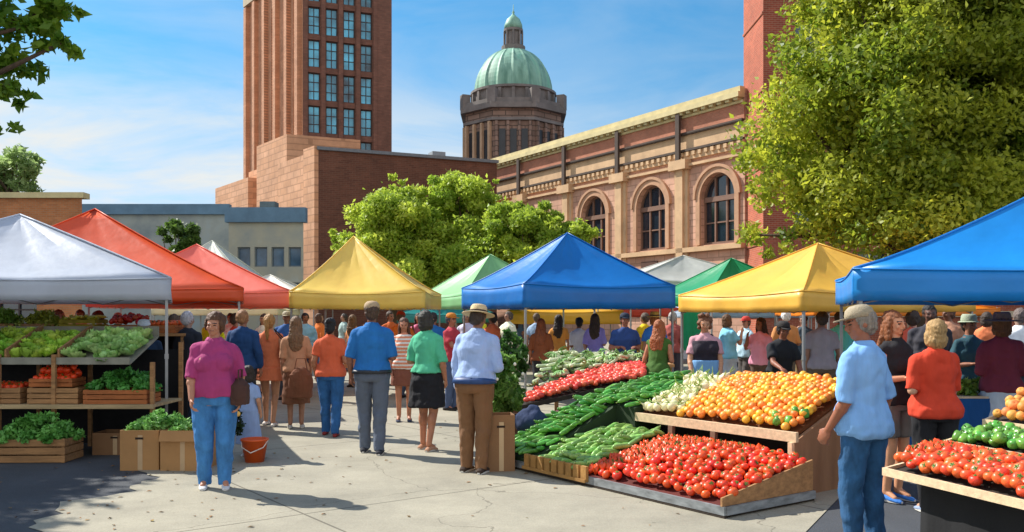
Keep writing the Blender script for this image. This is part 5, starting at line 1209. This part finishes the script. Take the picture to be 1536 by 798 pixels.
# low tray
q = MB(); fbox(q, fS, .50, 3.08, .0, .10, -1.22, -.03); build1('tray_base', q, WOODD)
q = MB(); fbox(q, fS, -.12, 3.10, .03, .10, -.028, .0); fbox(q, fS, 3.082, 3.11, .03, .098, -1.2, -.029); build1('tray_front_board', q, mat('tray_metal', '#85898b', .5, .3, 6, stretch=(1, 1, 3)))
q = MB(); fbox(q, fS, -.12, 3.10, .0, .028, -.05, -.002); build1('tray_skid', q, WOODD)
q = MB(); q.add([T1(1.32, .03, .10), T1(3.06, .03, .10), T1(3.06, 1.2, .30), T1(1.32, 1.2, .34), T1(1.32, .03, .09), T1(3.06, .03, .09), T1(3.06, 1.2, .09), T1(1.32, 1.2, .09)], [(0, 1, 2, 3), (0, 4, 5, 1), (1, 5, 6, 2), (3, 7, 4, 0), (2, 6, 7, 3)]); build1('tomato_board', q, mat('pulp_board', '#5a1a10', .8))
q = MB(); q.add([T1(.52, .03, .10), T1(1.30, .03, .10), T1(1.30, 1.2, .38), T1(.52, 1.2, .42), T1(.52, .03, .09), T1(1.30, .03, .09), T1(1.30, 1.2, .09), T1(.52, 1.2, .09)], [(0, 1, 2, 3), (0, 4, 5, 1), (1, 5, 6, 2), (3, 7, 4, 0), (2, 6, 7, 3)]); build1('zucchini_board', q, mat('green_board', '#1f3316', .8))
q = MB(); q.add([T1(3.062, .0, .10), T1(3.082, .0, .10), T1(3.082, 1.2, .10), T1(3.062, 1.2, .10), T1(3.062, .0, .17), T1(3.082, .0, .17), T1(3.082, 1.2, .37), T1(3.062, 1.2, .37)], [(0, 3, 2, 1), (4, 5, 6, 7), (0, 1, 5, 4), (1, 2, 6, 5), (2, 3, 7, 6), (3, 0, 4, 7)]); build1('tray_end_board', q, WOODC)
# wooden edge with divisions at the low far end
q = MB()
for k in range(9): fbox(q, fS, .42 + k * .115, .50 + k * .115, .05, .20, .002, .035)
fbox(q, fS, .40, 1.42, .045, .075, .036, .05); build1('crate_edge', q, mat('edge_wood', '#a5793f', .85, .2, 6, .3, 30))
# ramp of cucumbers
def zr(t): return float(np.interp(t, [0, .3, 1.2, 2.5], [.13, .26, .64, .88]))
q = MB(); ts = [0.02, .3, .6, .9, 1.2, 1.24, 1.8, 2.5]
for a, b in zip(ts[:-1], ts[1:]):
    s1 = .50 if b <= 1.21 else .80
    q.add([T1(-.12, a, zr(a)), T1(s1, a, zr(a)), T1(s1, b, zr(b)), T1(-.12, b, zr(b)), T1(-.12, a, .02), T1(s1, a, .02), T1(s1, b, .02), T1(-.12, b, .02)], [(0, 1, 2, 3), (0, 4, 5, 1), (1, 5, 6, 2), (3, 7, 4, 0), (2, 6, 7, 3)])
build1('ramp', q, mat('green_board', '#1f3316'))
# upper sloping top
zt0, zt1 = .555, .93
q = MB(); q.add([T1(.80, 1.24, zt0), T1(2.84, 1.24, zt0), T1(2.84, 2.25, zt1), T1(.80, 2.25, zt1), T1(.80, 1.24, zt0 - .03), T1(2.84, 1.24, zt0 - .03), T1(2.84, 2.25, zt1 - .03), T1(.80, 2.25, zt1 - .03)], [(0, 1, 2, 3), (4, 7, 6, 5), (0, 4, 5, 1), (1, 5, 6, 2), (3, 7, 4, 0), (2, 6, 7, 3)]); build1('sloping_top', q, mat('orange_board', '#6b3a10', .8))
q = MB(); fbox(q, fS, .60, 2.90, zt0 - .055, zt0 + .035, -1.238, -1.20); build1('top_front_board', q, WOODL)
q = MB(); q.add([T1(2.845, 1.2, 0), T1(2.885, 1.2, 0), T1(2.885, 2.3, 0), T1(2.845, 2.3, 0), T1(2.845, 1.2, zt0 - .057), T1(2.885, 1.2, zt0 - .057), T1(2.885, 2.3, zt1 + .02), T1(2.845, 2.3, zt1 + .02)], [(0, 3, 2, 1), (4, 5, 6, 7), (0, 1, 5, 4), (1, 2, 6, 5), (2, 3, 7, 6), (3, 0, 4, 7)]); build1('side_panel', q, mat('side_brown', '#9a7252', .85, .12, 2, .3, 30, stretch=(4, 4, .6)))
q = MB(); fbox(q, fS, .80, 2.84, 0, zt1 - .04, -2.30, -2.26); build1('back_panel', q, WOODD)
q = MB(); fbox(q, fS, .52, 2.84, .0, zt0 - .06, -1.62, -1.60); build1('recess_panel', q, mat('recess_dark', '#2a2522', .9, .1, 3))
for s in (1.34, 1.92, 2.84):
    q = MB(); fbox(q, fS, s - .03 if s < 2.8 else s + .0, s + .03 if s < 2.8 else s + .045, .0, zt0 - .056, -1.235 if s < 2.8 else -1.198, -1.19 if s < 2.8 else -1.16); build1('post', q, WOODL if s > 2.8 else mat('post_wood', '#7d604c', .8, .1, 6))
# heaps on the stand
def grid(s0, s1, t0, t1, n, zf, T, dens=1.0):
    A = abs(s1 - s0) * abs(t1 - t0); sp = math.sqrt(A / n); out = []; ns = max(1, round(abs(s1 - s0) / sp)); nt_ = max(1, round(abs(t1 - t0) / sp))
    for j in range(nt_):
        for i in range(ns):
            s = s0 + (s1 - s0) * (i + .5 + .5 * (j % 2) - .25 + random.uniform(-.18, .18)) / ns; t = t0 + (t1 - t0) * (j + .5 + random.uniform(-.2, .2)) / nt_
            s = min(max(s, min(s0, s1)), max(s0, s1)); p = T(s, t); out.append((p.x, p.y, zf(s, t)))
    random.shuffle(out); return out[:n]
def ztom(s, t): k = (t / 1.2); return .10 + (.24 - .02 * max(0, s - 2.4)) * k + .036 + .10 * math.sin(PI * min(1, max(0, k))) * math.sin(PI * (s - 1.3) / 1.8) + .0
heap('tomato', TOM, grid(1.34, 3.06, .04, 1.18, 320, ztom, T1), 'ripe red tomato in the low front tray of the stand', 'tomato', 'tomatoes in the low tray', tilt=.9, zj=.04, scale=(.80, 1.18), most=190, stuff='ripe red tomatoes heaped at the back of the low tray')
heap('zucchini', ZUC, grid(.54, 1.32, .05, 1.15, 108, lambda s, t: .13 + .30 * t / 1.2 + .05 * math.sin(PI * t / 1.2), T1), 'light green zucchini heaped in the low tray beside the tomatoes', 'zucchini', 'zucchini in the low tray', align=aV, aj=.28, zj=.03, slope=(.34, 0))
cp = grid(-.10, .47, .03, 1.2, 92, lambda s, t: zr(t) + .035 + .03 * math.sin(PI * (s + .1) / .57), T1) + grid(-.10, .80, 1.2, 2.48, 128, lambda s, t: zr(t) + .035 + .03 * math.sin(PI * (s + .1) / .9), T1)
heap('cucumber', CUC, cp, 'dark green cucumber on the long ramp at the far end of the stand', 'cucumber', 'cucumbers on the ramp', align=aV, aj=.3, zj=.03, slope=(.28, 0), scale=(.95, 1.2))
def ztop_(s, t): k = (t - 1.24) / 1.0; return zt0 + (zt1 - zt0) * k + .03
ORA = proto('orange', peach, [vm('orange_peel', '#f3a233', .45, .10, .16, .03, 30)])
op = []
for i in range(20):
    for j in range(14):
        s = 1.35 + 1.48 * (i + .5) / 20 + random.uniform(-.012, .012); t = 1.27 + 1.0 * (j + .5 + .5 * (i % 2) - .25) / 14 + random.uniform(-.008, .008); p = T1(s, t); op.append((p.x, p.y, ztop_(s, t) + .015 + .05 * math.sin(PI * (t - 1.24) / 1.05) + .03 * math.sin(PI * (s - 1.34) / 1.5)))
heap('orange', ORA, op, 'small orange stacked in slanting rows on the sloping top', 'orange', 'oranges on the sloping top', tilt=1.2, zj=.022, scale=(.95, 1.15))
heap('white_onion', ONI, grid(.84, 1.32, 1.27, 2.2, 58, lambda s, t: ztop_(s, t) + .03, T1), 'cream white onion lying between the cucumbers and oranges', 'onion', 'white onions on the sloping top', tilt=1.2, zj=.04)
for s, t, dz in ((2.72, 1.34, .05), (2.62, 1.30, .06), (2.79, 1.48, .06), (2.70, 1.46, .09), (2.55, 1.36, .08)):
    p = T1(s, t); heap('green_pepper', PEP, [(p.x, p.y, ztop_(s, t) + dz)], 'green pepper lying at the near corner of the oranges', 'pepper', 'green peppers by the oranges', tilt=1)

# --- second stand behind, leeks and plum tomatoes
A2, B2, C2, D2 = Vector((.12, 10.45, 0)), Vector((1.72, 11.45, 0)), Vector((2.1, 14.0, 0)), Vector((.65, 13.6, 0))
def T2(s, t, z=0): return A2.lerp(B2, s).lerp(D2.lerp(C2, s), t) + Vector((0, 0, z))
def z2(s, t): return (1 - t) * (.60 + .24 * s) + t * (1.06 - .10 * s)
s2 = empty('back_stand', tuple(A2), 0, 'sloping table of leeks and plum tomatoes behind the cucumbers', 'stand')
q = MB(); q.add([T2(0, 0, z2(0, 0)), T2(1, 0, z2(1, 0)), T2(1, 1, z2(1, 1)), T2(0, 1, z2(0, 1)), T2(0, 0, z2(0, 0) - .05), T2(1, 0, z2(1, 0) - .05), T2(1, 1, z2(1, 1) - .05), T2(0, 1, z2(0, 1) - .05)], [(0, 1, 2, 3), (4, 7, 6, 5), (0, 4, 5, 1), (1, 5, 6, 2), (3, 7, 4, 0), (2, 6, 7, 3)]); q.build('table_top', WOODD, s2, world=True)
for a, b in ((.03, .03), (.97, .03), (.97, .97), (.03, .97)):
    q = MB(); p = T2(a, b); q.box((p.x, p.y, (z2(a, b) - .05) / 2), (.06, .06, z2(a, b) - .052)); q.build('leg', WOODC, s2, world=True)
def redside(p):
    d = (B2 - A2).normalized(); q = Vector((p[0], p[1], 0)) - A2; along = q.dot(d); away = q.dot(Vector((-d.y, d.x, 0)))
    return away < .22 + .38 * along
aL = math.atan2(2.1 - .9, 14 - 10.9); aL = -aL
heap('leek', LEE, [p for p in grid(.02, .97, .02, .98, 150, lambda s, t: z2(s, t) + .04 + .06 * math.sin(PI * t), T2) if not redside(p)], 'pale leek with green tops piled on the back table', 'leek', 'leeks on the back table', align=-.42, aj=.2, zj=.05, slope=(.12, 0))
heap('plum_tomato', PLU, [p for p in grid(.02, .99, .01, .60, 520, lambda s, t: z2(s, t) + .04 + .03 * math.sin(PI * s), T2) if redside(p)], 'coral red plum tomato on the back table beside the leeks', 'tomato', 'plum tomatoes on the back table', align=0, aj=3, zj=.03)
# counter behind
c2 = empty('wooden_counter', (2.0, 14.7, 0), 0, 'brown wooden counter in front of the navy shirted vendor', 'counter')
q = MB(); q.box((2.0, 14.7, .84), (1.3, .5, .05)); q.build('counter_top', WOODC, c2, world=True)
for x in (1.42, 2.58):
    for y in (14.52, 14.88): q = MB(); q.box((x, y, .405), (.06, .06, .81)); q.build('leg', WOODC, c2, world=True)
# carton, sack and leafy greens at the far left end
carton((-.14, 9.52, 0), .30, .30, .60, .15, 'tall brown cardboard box standing beside the straw hat man', flaps=False, m=CARDI)
q = MB(); q.sphere((0, 0, .14), (.20, .15, .15), 18, 12); q.sphere((.03, 0, .27), (.07, .06, .06), 12, 8)
me = remeshed(q, .015, 3, .05, .12); o = link_mesh('sack', me, [cloth('#233355')]); o.location = (.22, 10.18, .30); tag(o, 'navy cloth sack slumped on a crate below the leeks', 'sack')
q = MB(); q.sphere((0, 0, .10), (.15, .12, .11), 16, 10); me = remeshed(q, .015, 3, .05, .1); o = link_mesh('sack', me, [cloth('#5a2438')]); o.location = (.62, 10.43, .36); tag(o, 'small maroon cloth sack next to the navy sack', 'sack')
crate((.22, 10.20, 0), .46, .34, .30, .6, 'upturned crate holding the navy sack beneath the leeks', None)
crate((.62, 10.45, 0), .30, .26, .36, .6, 'narrow crate holding the maroon sack', None)
def potted(loc, h, r, n, label, c1, c2, seed, bag='#6d4a34', flowers=None):
    t = empty('potted_plant', loc, 0, label, 'plant'); q = MB(); q.lathe((0, 0, 0), [(.02, 0), (r * .6, 0), (r * .8, .3), (r * .86, .3), (r * .86, .34), (r * .7, .34), (r * .7, .3), (.02, .3)], 20); q.build('pot', mat('pot' + bag, bag, .8, .1, 5), t)
    rng = np.random.default_rng(seed); k = 34; d = rng.normal(size=(k, 3)); d /= np.linalg.norm(d, axis=1)[:, None]
    cs = np.array([0, 0, .3 + h / 2]) + d * np.array([r, r, h / 2]) * rng.random((k, 1)) ** .4
    V, Fq, tone = leaves(cs, np.full(k, r * .38), n, .085, rng, rng.random(k)); leaf_obj('foliage', V, Fq, tone, leaf_mat('leaf' + c1 + c2, c1, c2), t)
    if flowers:
        q = MB()
        for i in range(14): a, zz = random.uniform(0, 6.28), random.uniform(.4, h); q.sphere((r * .9 * math.cos(a), r * .9 * math.sin(a), .3 + zz), .022, 6, 4)
        q.build('flowers', mat('fl' + flowers, flowers, .6), t)
potted((-.10, 11.75, 0), .86, .28, 2400, 'tall leafy green plant with pale blooms beside the canopy pole', '#4f8030', '#9cc060', 5, flowers='#efe8d8')
potted((-.05, 13.4, 0), 1.15, .26, 1200, 'dark leafy plant standing behind the taller green one', '#2a4f22', '#5f8a3a', 6)

# --- right front table
O3 = Vector((2.2, 5.2, 0)); u3 = Vector((.3, -.954, 0)); v3 = Vector((.9, .436, 0))
def T3(s, t, z=0): return O3 + u3 * s + v3 * t + Vector((0, 0, z))
t3 = empty('fruit_table', tuple(O3), 0, 'tiered table with black cloth holding tomatoes peppers and peaches', 'table')
def slab(mb, T, s0, s1, t0, t1, z0, z1, th=.03):
    mb.add([T(s0, t0, z0), T(s1, t0, z0), T(s1, t1, z1), T(s0, t1, z1), T(s0, t0, z0 - th), T(s1, t0, z0 - th), T(s1, t1, z1 - th), T(s0, t1, z1 - th)], [(0, 1, 2, 3), (4, 7, 6, 5), (0, 4, 5, 1), (1, 5, 6, 2), (3, 7, 4, 0), (2, 6, 7, 3)])
tiers = ((0, .50, .74, .80), (.52, .86, .87, .92), (.88, 1.45, .98, 1.12))
for t0, t1, z0, z1 in tiers: q = MB(); slab(q, T3, 0, 2.0, t0, t1, z0, z1); q.build('tier_board', WOODD, t3, world=True)
q = MB(); 
for t0, z in ((0, .74), (.52, .87), (.88, .98)): slab(q, T3, -.02, 2.0, t0 - .022, t0 - .002, z + .02, z + .02, .045)
q.build('edge_board', WOODL, t3, world=True)
q = MB()
for t0, t1, z0, z1 in tiers: slab(q, T3, -.022, -.002, t0, t1, z0 + .02, z1 + .02, .045)
q.build('end_board', WOODL, t3, world=True)
q = MB(); vs = []; nS, nZ = 44, 5
for path_, ln in (((lambda a: (a, .02)), 2.0),):
    pass
cl = [(2.0, .12), (.16, .12), (.16, .50), (.16, 1.40)]; pts = []
for (a, b), (c, d) in zip(cl[:-1], cl[1:]):
    k = max(4, int(math.hypot(c - a, d - b) / .06))
    for i in range(k): pts.append((a + (c - a) * i / k, b + (d - b) * i / k))
pts.append(cl[-1])
for j in range(nZ + 1):
    f = j / nZ
    for i, (a, b) in enumerate(pts):
        zt_ = float(np.interp(b, [0, .5, .52, .86, .88, 1.4], [.71, .77, .84, .89, .95, 1.08])); wv = .018 * f * math.sin(i * 1.1) + .01 * f * math.sin(i * 2.3)
        p = T3(a + (wv if b > .13 else 0), b - (wv + .01 * f if b < .13 else 0)); vs.append((p.x, p.y, zt_ * (1 - f) + .01))
n_ = len(pts); q.add(vs, [(j * n_ + i, j * n_ + i + 1, (j + 1) * n_ + i + 1, (j + 1) * n_ + i) for j in range(nZ) for i in range(n_ - 1)]); q.build('cloth', BLACK, t3, world=True, smooth=True)
heap('tomato', TOM2, grid(.03, 1.35, .03, .48, 230, lambda s, t: .78 + .12 * t + .05 * math.sin(PI * t / .5), T3), 'orange red tomato on the lowest tier of the right table', 'tomato', 'tomatoes on the right table', tilt=.9, zj=.03, scale=(.68, .86), most=105, stuff='orange red tomatoes along the back of the lowest tier')
heap('green_pepper', PEP, grid(.03, 1.2, .54, .84, 130, lambda s, t: .91 + .13 * (t - .52), T3), 'green pepper on the middle tier of the right table', 'pepper', 'green peppers on the right table', tilt=1.2, zj=.03, scale=(.65, .85))
heap('peach', PEA, grid(.03, 1.1, .90, 1.42, 150, lambda s, t: 1.02 + .25 * (t - .88) + .06 * math.sin(PI * (t - .88) / .55), T3), 'orange peach heaped on the top tier of the right table', 'peach', 'peaches on the right table', tilt=1, zj=.03, scale=(.72, .9))

# --- left shelves under the white canopy
rk = empty('shelf_rack', (-5.5, 10.9, 0), 0, 'three level wooden shelf rack under the white canopy', 'rack')
for x in (-7.6, -6.0, -5.35, -4.2):
    q = MB(); q.box((x, 11.25, .66), (.045, .045, 1.32)); q.build('post', WOODC, rk, world=True)
for x in (-7.6, -6.0, -5.35, -4.2):
    q = MB(); q.box((x, 10.36, .56 if x > -4.5 else .6), (.045, .045, 1.1 if x > -4.5 else 1.2)); q.build('post', WOODC, rk, world=True)
q = MB(); q.box((-5.9, 10.72, .605), (3.5, .86, .03)); q.box((-5.9, 10.275, .60), (3.5, .03, .05)); q.build('shelf', mat('shelf_pale', '#b39a72', .85, .2, 4, .3, 30, stretch=(.5, 5, 5)), rk, world=True)
q = MB(); slab(q, lambda s, t, z: Vector((s, t, z)), -7.65, -4.47, 10.38, 11.2, 1.11, 1.40); q.box((-6.06, 10.37, 1.125), (3.18, .025, .08)); q.box((-6.06, 11.22, 1.45), (3.18, .025, .14)); q.build('top_shelf', mat('shelf_grey', '#8c8a7c', .85, .2, 4), rk, world=True)
q = MB(); q.box((-5.9, 11.35, .62), (3.5, .02, 1.2)); q.build('back_cloth', BLACK, rk, world=True)
for x in (-5.93, -5.31):
    q = MB(); slab(q, lambda s, t, z: Vector((s, t, z)), x - .012, x + .012, 10.38, 11.2, 1.26, 1.54, .14); q.build('divider', WOODC, rk, world=True)
def zl(s, t): return 1.11 + .354 * (t - 10.38) + .015
TLs = lambda s, t: Vector((s, t, 0))
heap('lettuce', LET, grid(-7.5, -5.98, 10.43, 11.15, 74, zl, TLs), 'bright green lettuce on the top shelf left of the dividers', 'lettuce', 'lettuces on the top shelf', tilt=.35, zj=.04, slope=(.34, 0))
heap('lettuce', LET, grid(-5.88, -5.36, 10.43, 11.15, 30, zl, TLs), 'yellow green lettuce between the two dividers of top shelf', 'lettuce', 'lettuces between the dividers', tilt=.35, zj=.04, slope=(.34, 0))
heap('cabbage', LET2, grid(-5.26, -4.52, 10.43, 11.15, 44, zl, TLs), 'pale green cabbage at the right end of the top shelf', 'cabbage', 'cabbages on the top shelf', tilt=.35, zj=.05, slope=(.34, 0))
# middle shelf
crate((-6.62, 10.55, .622), .50, .40, .19, 0, 'plain wooden crate at the left of the middle shelf', m=WOODC)
crate((-6.03, 10.55, .622), .56, .40, .19, .02, 'wooden crate under the darker tomatoes on the middle shelf')
crate((-5.36, 10.55, .622), .60, .40, .19, -.02, 'wooden crate carrying the red tomato crate on the middle shelf')
crate((-4.62, 10.52, .622), .74, .42, .17, 0, 'orange wooden crate of chard at the shelf end', m=WOODO)
cr = crate((-5.42, 10.58, .816), .50, .36, .10, .03, 'shallow crate of red tomatoes stacked above the wooden crates', m=WOODO, rows=2)
tp = grid(-5.62, -5.20, 10.44, 10.72, 34, lambda s, t: .90 + .3 * (t - 10.44), TLs) + grid(-5.58, -5.24, 10.50, 10.74, 16, lambda s, t: .97 + .3 * (t - 10.44), TLs)
heap('tomato', TOM, tp, '', 'tomato', '', tilt=.8, most=0, stuff='dark red tomatoes in the shallow crate on the middle shelf')
heap('tomato', TOM, grid(-6.25, -5.82, 10.42, 10.7, 22, lambda s, t: .80 + .1 * (t - 10.4), TLs), '', 'tomato', '', tilt=.8, most=0, stuff='dusky tomatoes in the crate left of the shallow one')
greens('chard_leaves', -4.62, 10.56, .77, .72, .42, .26, 3600, .05, '#3c8030', '#66b04a', 'dark green chard leaves heaped over the orange crate', 41)
# ground level
crate((-5.42, 10.16, 0), .80, .45, .27, .02, 'large wooden crate of beans on the ground below the shelves')
greens('bean_leaves', -5.42, 10.16, .24, .80, .46, .30, 4200, .05, '#4f9238', '#86c45c', 'green bean leaves heaped in the large ground crate', 42)
carton((-4.72, 10.7, 0), .52, .36, .26, 0, 'dark brown carton on the ground behind the crate', flaps=False, m=CARDI, group=None)
carton((-4.30, 10.75, 0), .34, .34, .40, .1, 'small upright carton under the shelf end', flaps=False, m=CARDI)
carton((-3.98, 9.66, 0), .41, .40, .43, .02, 'narrow cardboard box with herbs at the stall corner', flaps=False)
carton((-3.50, 9.62, 0), .46, .42, .43, -.03, 'wide cardboard box standing beside the magenta shirted woman')
greens('herb_leaves', -3.82, 9.68, .40, .60, .38, .20, 3600, .05, '#62a044', '#9ccf70', 'light green herb leaves heaped over the cardboard boxes', 43)
# second rack behind with fruit at eye level
r2 = empty('back_rack', (-6.6, 13.0, 0), 0, 'tall rack behind the stall holding squash and red peppers', 'rack')
q = MB(); q.box((-6.9, 13.0, 1.38), (4.4, .5, .04)); q.box((-6.9, 13.0, .8), (4.4, .5, .04)); q.build('shelf', WOODC, r2, world=True)
for x in (-9.05, -7.6, -6.2, -4.75):
    for y in (12.8, 13.2): q = MB(); q.box((x, y, .7), (.05, .05, 1.4)); q.build('post', WOODC, r2, world=True)
q = MB(); q.box((-6.9, 13.26, .72), (4.4, .015, 1.3)); q.build('back_cloth', BLACK, r2, world=True)
crate((-6.28, 13.0, 1.402), .52, .42, .20, 0, 'crate of yellow squash on the tall back rack', m=mat('olive_crate', '#9a8a22', .8, .2, 6))
crate((-6.86, 13.0, 1.402), .50, .42, .14, 0, 'crate of mixed greens on the tall back rack')
crate((-5.62, 13.0, 1.402), .52, .42, .12, 0, 'crate of red peppers on the tall back rack', m=WOODO)
crate((-5.08, 13.0, 1.402), .44, .42, .12, 0, 'crate of small tomatoes on the tall back rack', m=WOODO)
crate((-7.5, 13.0, 1.402), .60, .42, .14, 0, 'crate of leafy greens at the left of the back rack')
heap('yellow_squash', SQU, grid(-6.5, -6.06, 12.85, 13.15, 22, lambda s, t: 1.62, TLs), 'yellow squash in its crate on the tall back rack', 'squash', 'squash on the back rack', align=0, aj=.6, zj=.03)
heap('red_pepper', RPE, grid(-5.84, -5.38, 12.85, 13.15, 30, lambda s, t: 1.56 + .15 * (t - 12.85), TLs), 'red pepper in its crate on the tall back rack', 'pepper', 'red peppers on the back rack', tilt=1.2, zj=.08)
heap('tomato', TOM2, grid(-5.28, -4.9, 12.85, 13.15, 24, lambda s, t: 1.54, TLs), '', 'tomato', '', tilt=1, most=0, stuff='small tomatoes in their crate on the tall back rack')
greens('mixed_leaves', -6.86, 13.0, 1.52, .5, .4, .2, 900, .06, '#7a8a2a', '#c0c040', 'yellow green leaves in the mixed crate on back rack', 44)
greens('leafy_bunches', -7.5, 13.0, 1.52, .6, .4, .25, 900, .06, '#5f8a2a', '#98b840', 'leafy green bunches at the left of the back rack', 45)
# shaded table under the right canopy
t4 = empty('side_table', (5.0, 9.6, 0), 0, 'blue draped table of greens under the wide blue canopy', 'table')
q = MB(); q.box((5.0, 9.5, .80), (1.9, .6, .03)); q.build('table_top', WOODL, t4, world=True)
q = MB()
vs = []; nn = 40
for j in range(5):
    for i in range(nn + 1): vs.append((4.05 + 1.9 * i / nn, 9.19 - .02 * math.sin(i * .9) * j / 4 - .01 * j, .784 * (1 - j / 4) + .01))
q.add(vs, [(j * (nn + 1) + i, j * (nn + 1) + i + 1, (j + 1) * (nn + 1) + i + 1, (j + 1) * (nn + 1) + i) for j in range(4) for i in range(nn)]); q.build('drape', cloth('#12508c'), t4, world=True, smooth=True)
for x in (4.1, 5.9):
    for y in (9.25, 9.75): q = MB(); q.box((x, y, .39), (.04, .04, .78)); q.build('leg', STEEL, t4, world=True)
greens('salad_leaves', 5.1, 9.5, .83, 1.1, .45, .16, 1800, .06, '#5f8a2c', '#a5b84a', 'green salad leaves spread on the blue draped table', 46)

# ------------------------------------------------------------------ litter on the pavement
rng = np.random.default_rng(77); n = 190
P = np.stack([rng.uniform(-4.5, 2.2, n), rng.uniform(6.4, 16, n), np.full(n, .011)], 1); P[:90] = np.stack([rng.normal(-3.6, .8, 90), rng.uniform(6.6, 11, 90), np.full(90, .011)], 1)
an = rng.uniform(0, 6.28, n); sz = rng.uniform(.012, .035, n); a = np.stack([np.cos(an), np.sin(an), np.zeros(n)], 1) * sz[:, None]; b = np.stack([-np.sin(an), np.cos(an), np.zeros(n)], 1) * sz[:, None] * .5
up = np.array([0, 0, 1.]) * rng.uniform(.002, .012, (n, 1)); V = np.stack([P - a, P + b + up, P + a, P - b + up * .5], 1).reshape(-1, 3)
me = np_mesh('fallen_leaves', V, np.arange(n * 4).reshape(n, 4), [mat('dry_leaf', '#7d7a3a', .8, .3, 3, col2='#8a5a2c')]); o = bpy.data.objects.new('fallen_leaves', me); COL.objects.link(o); tag(o, 'small dry fallen leaves scattered over the pavement', 'leaves', kind='stuff')
bpy.data.collections.remove(_tmpcol)
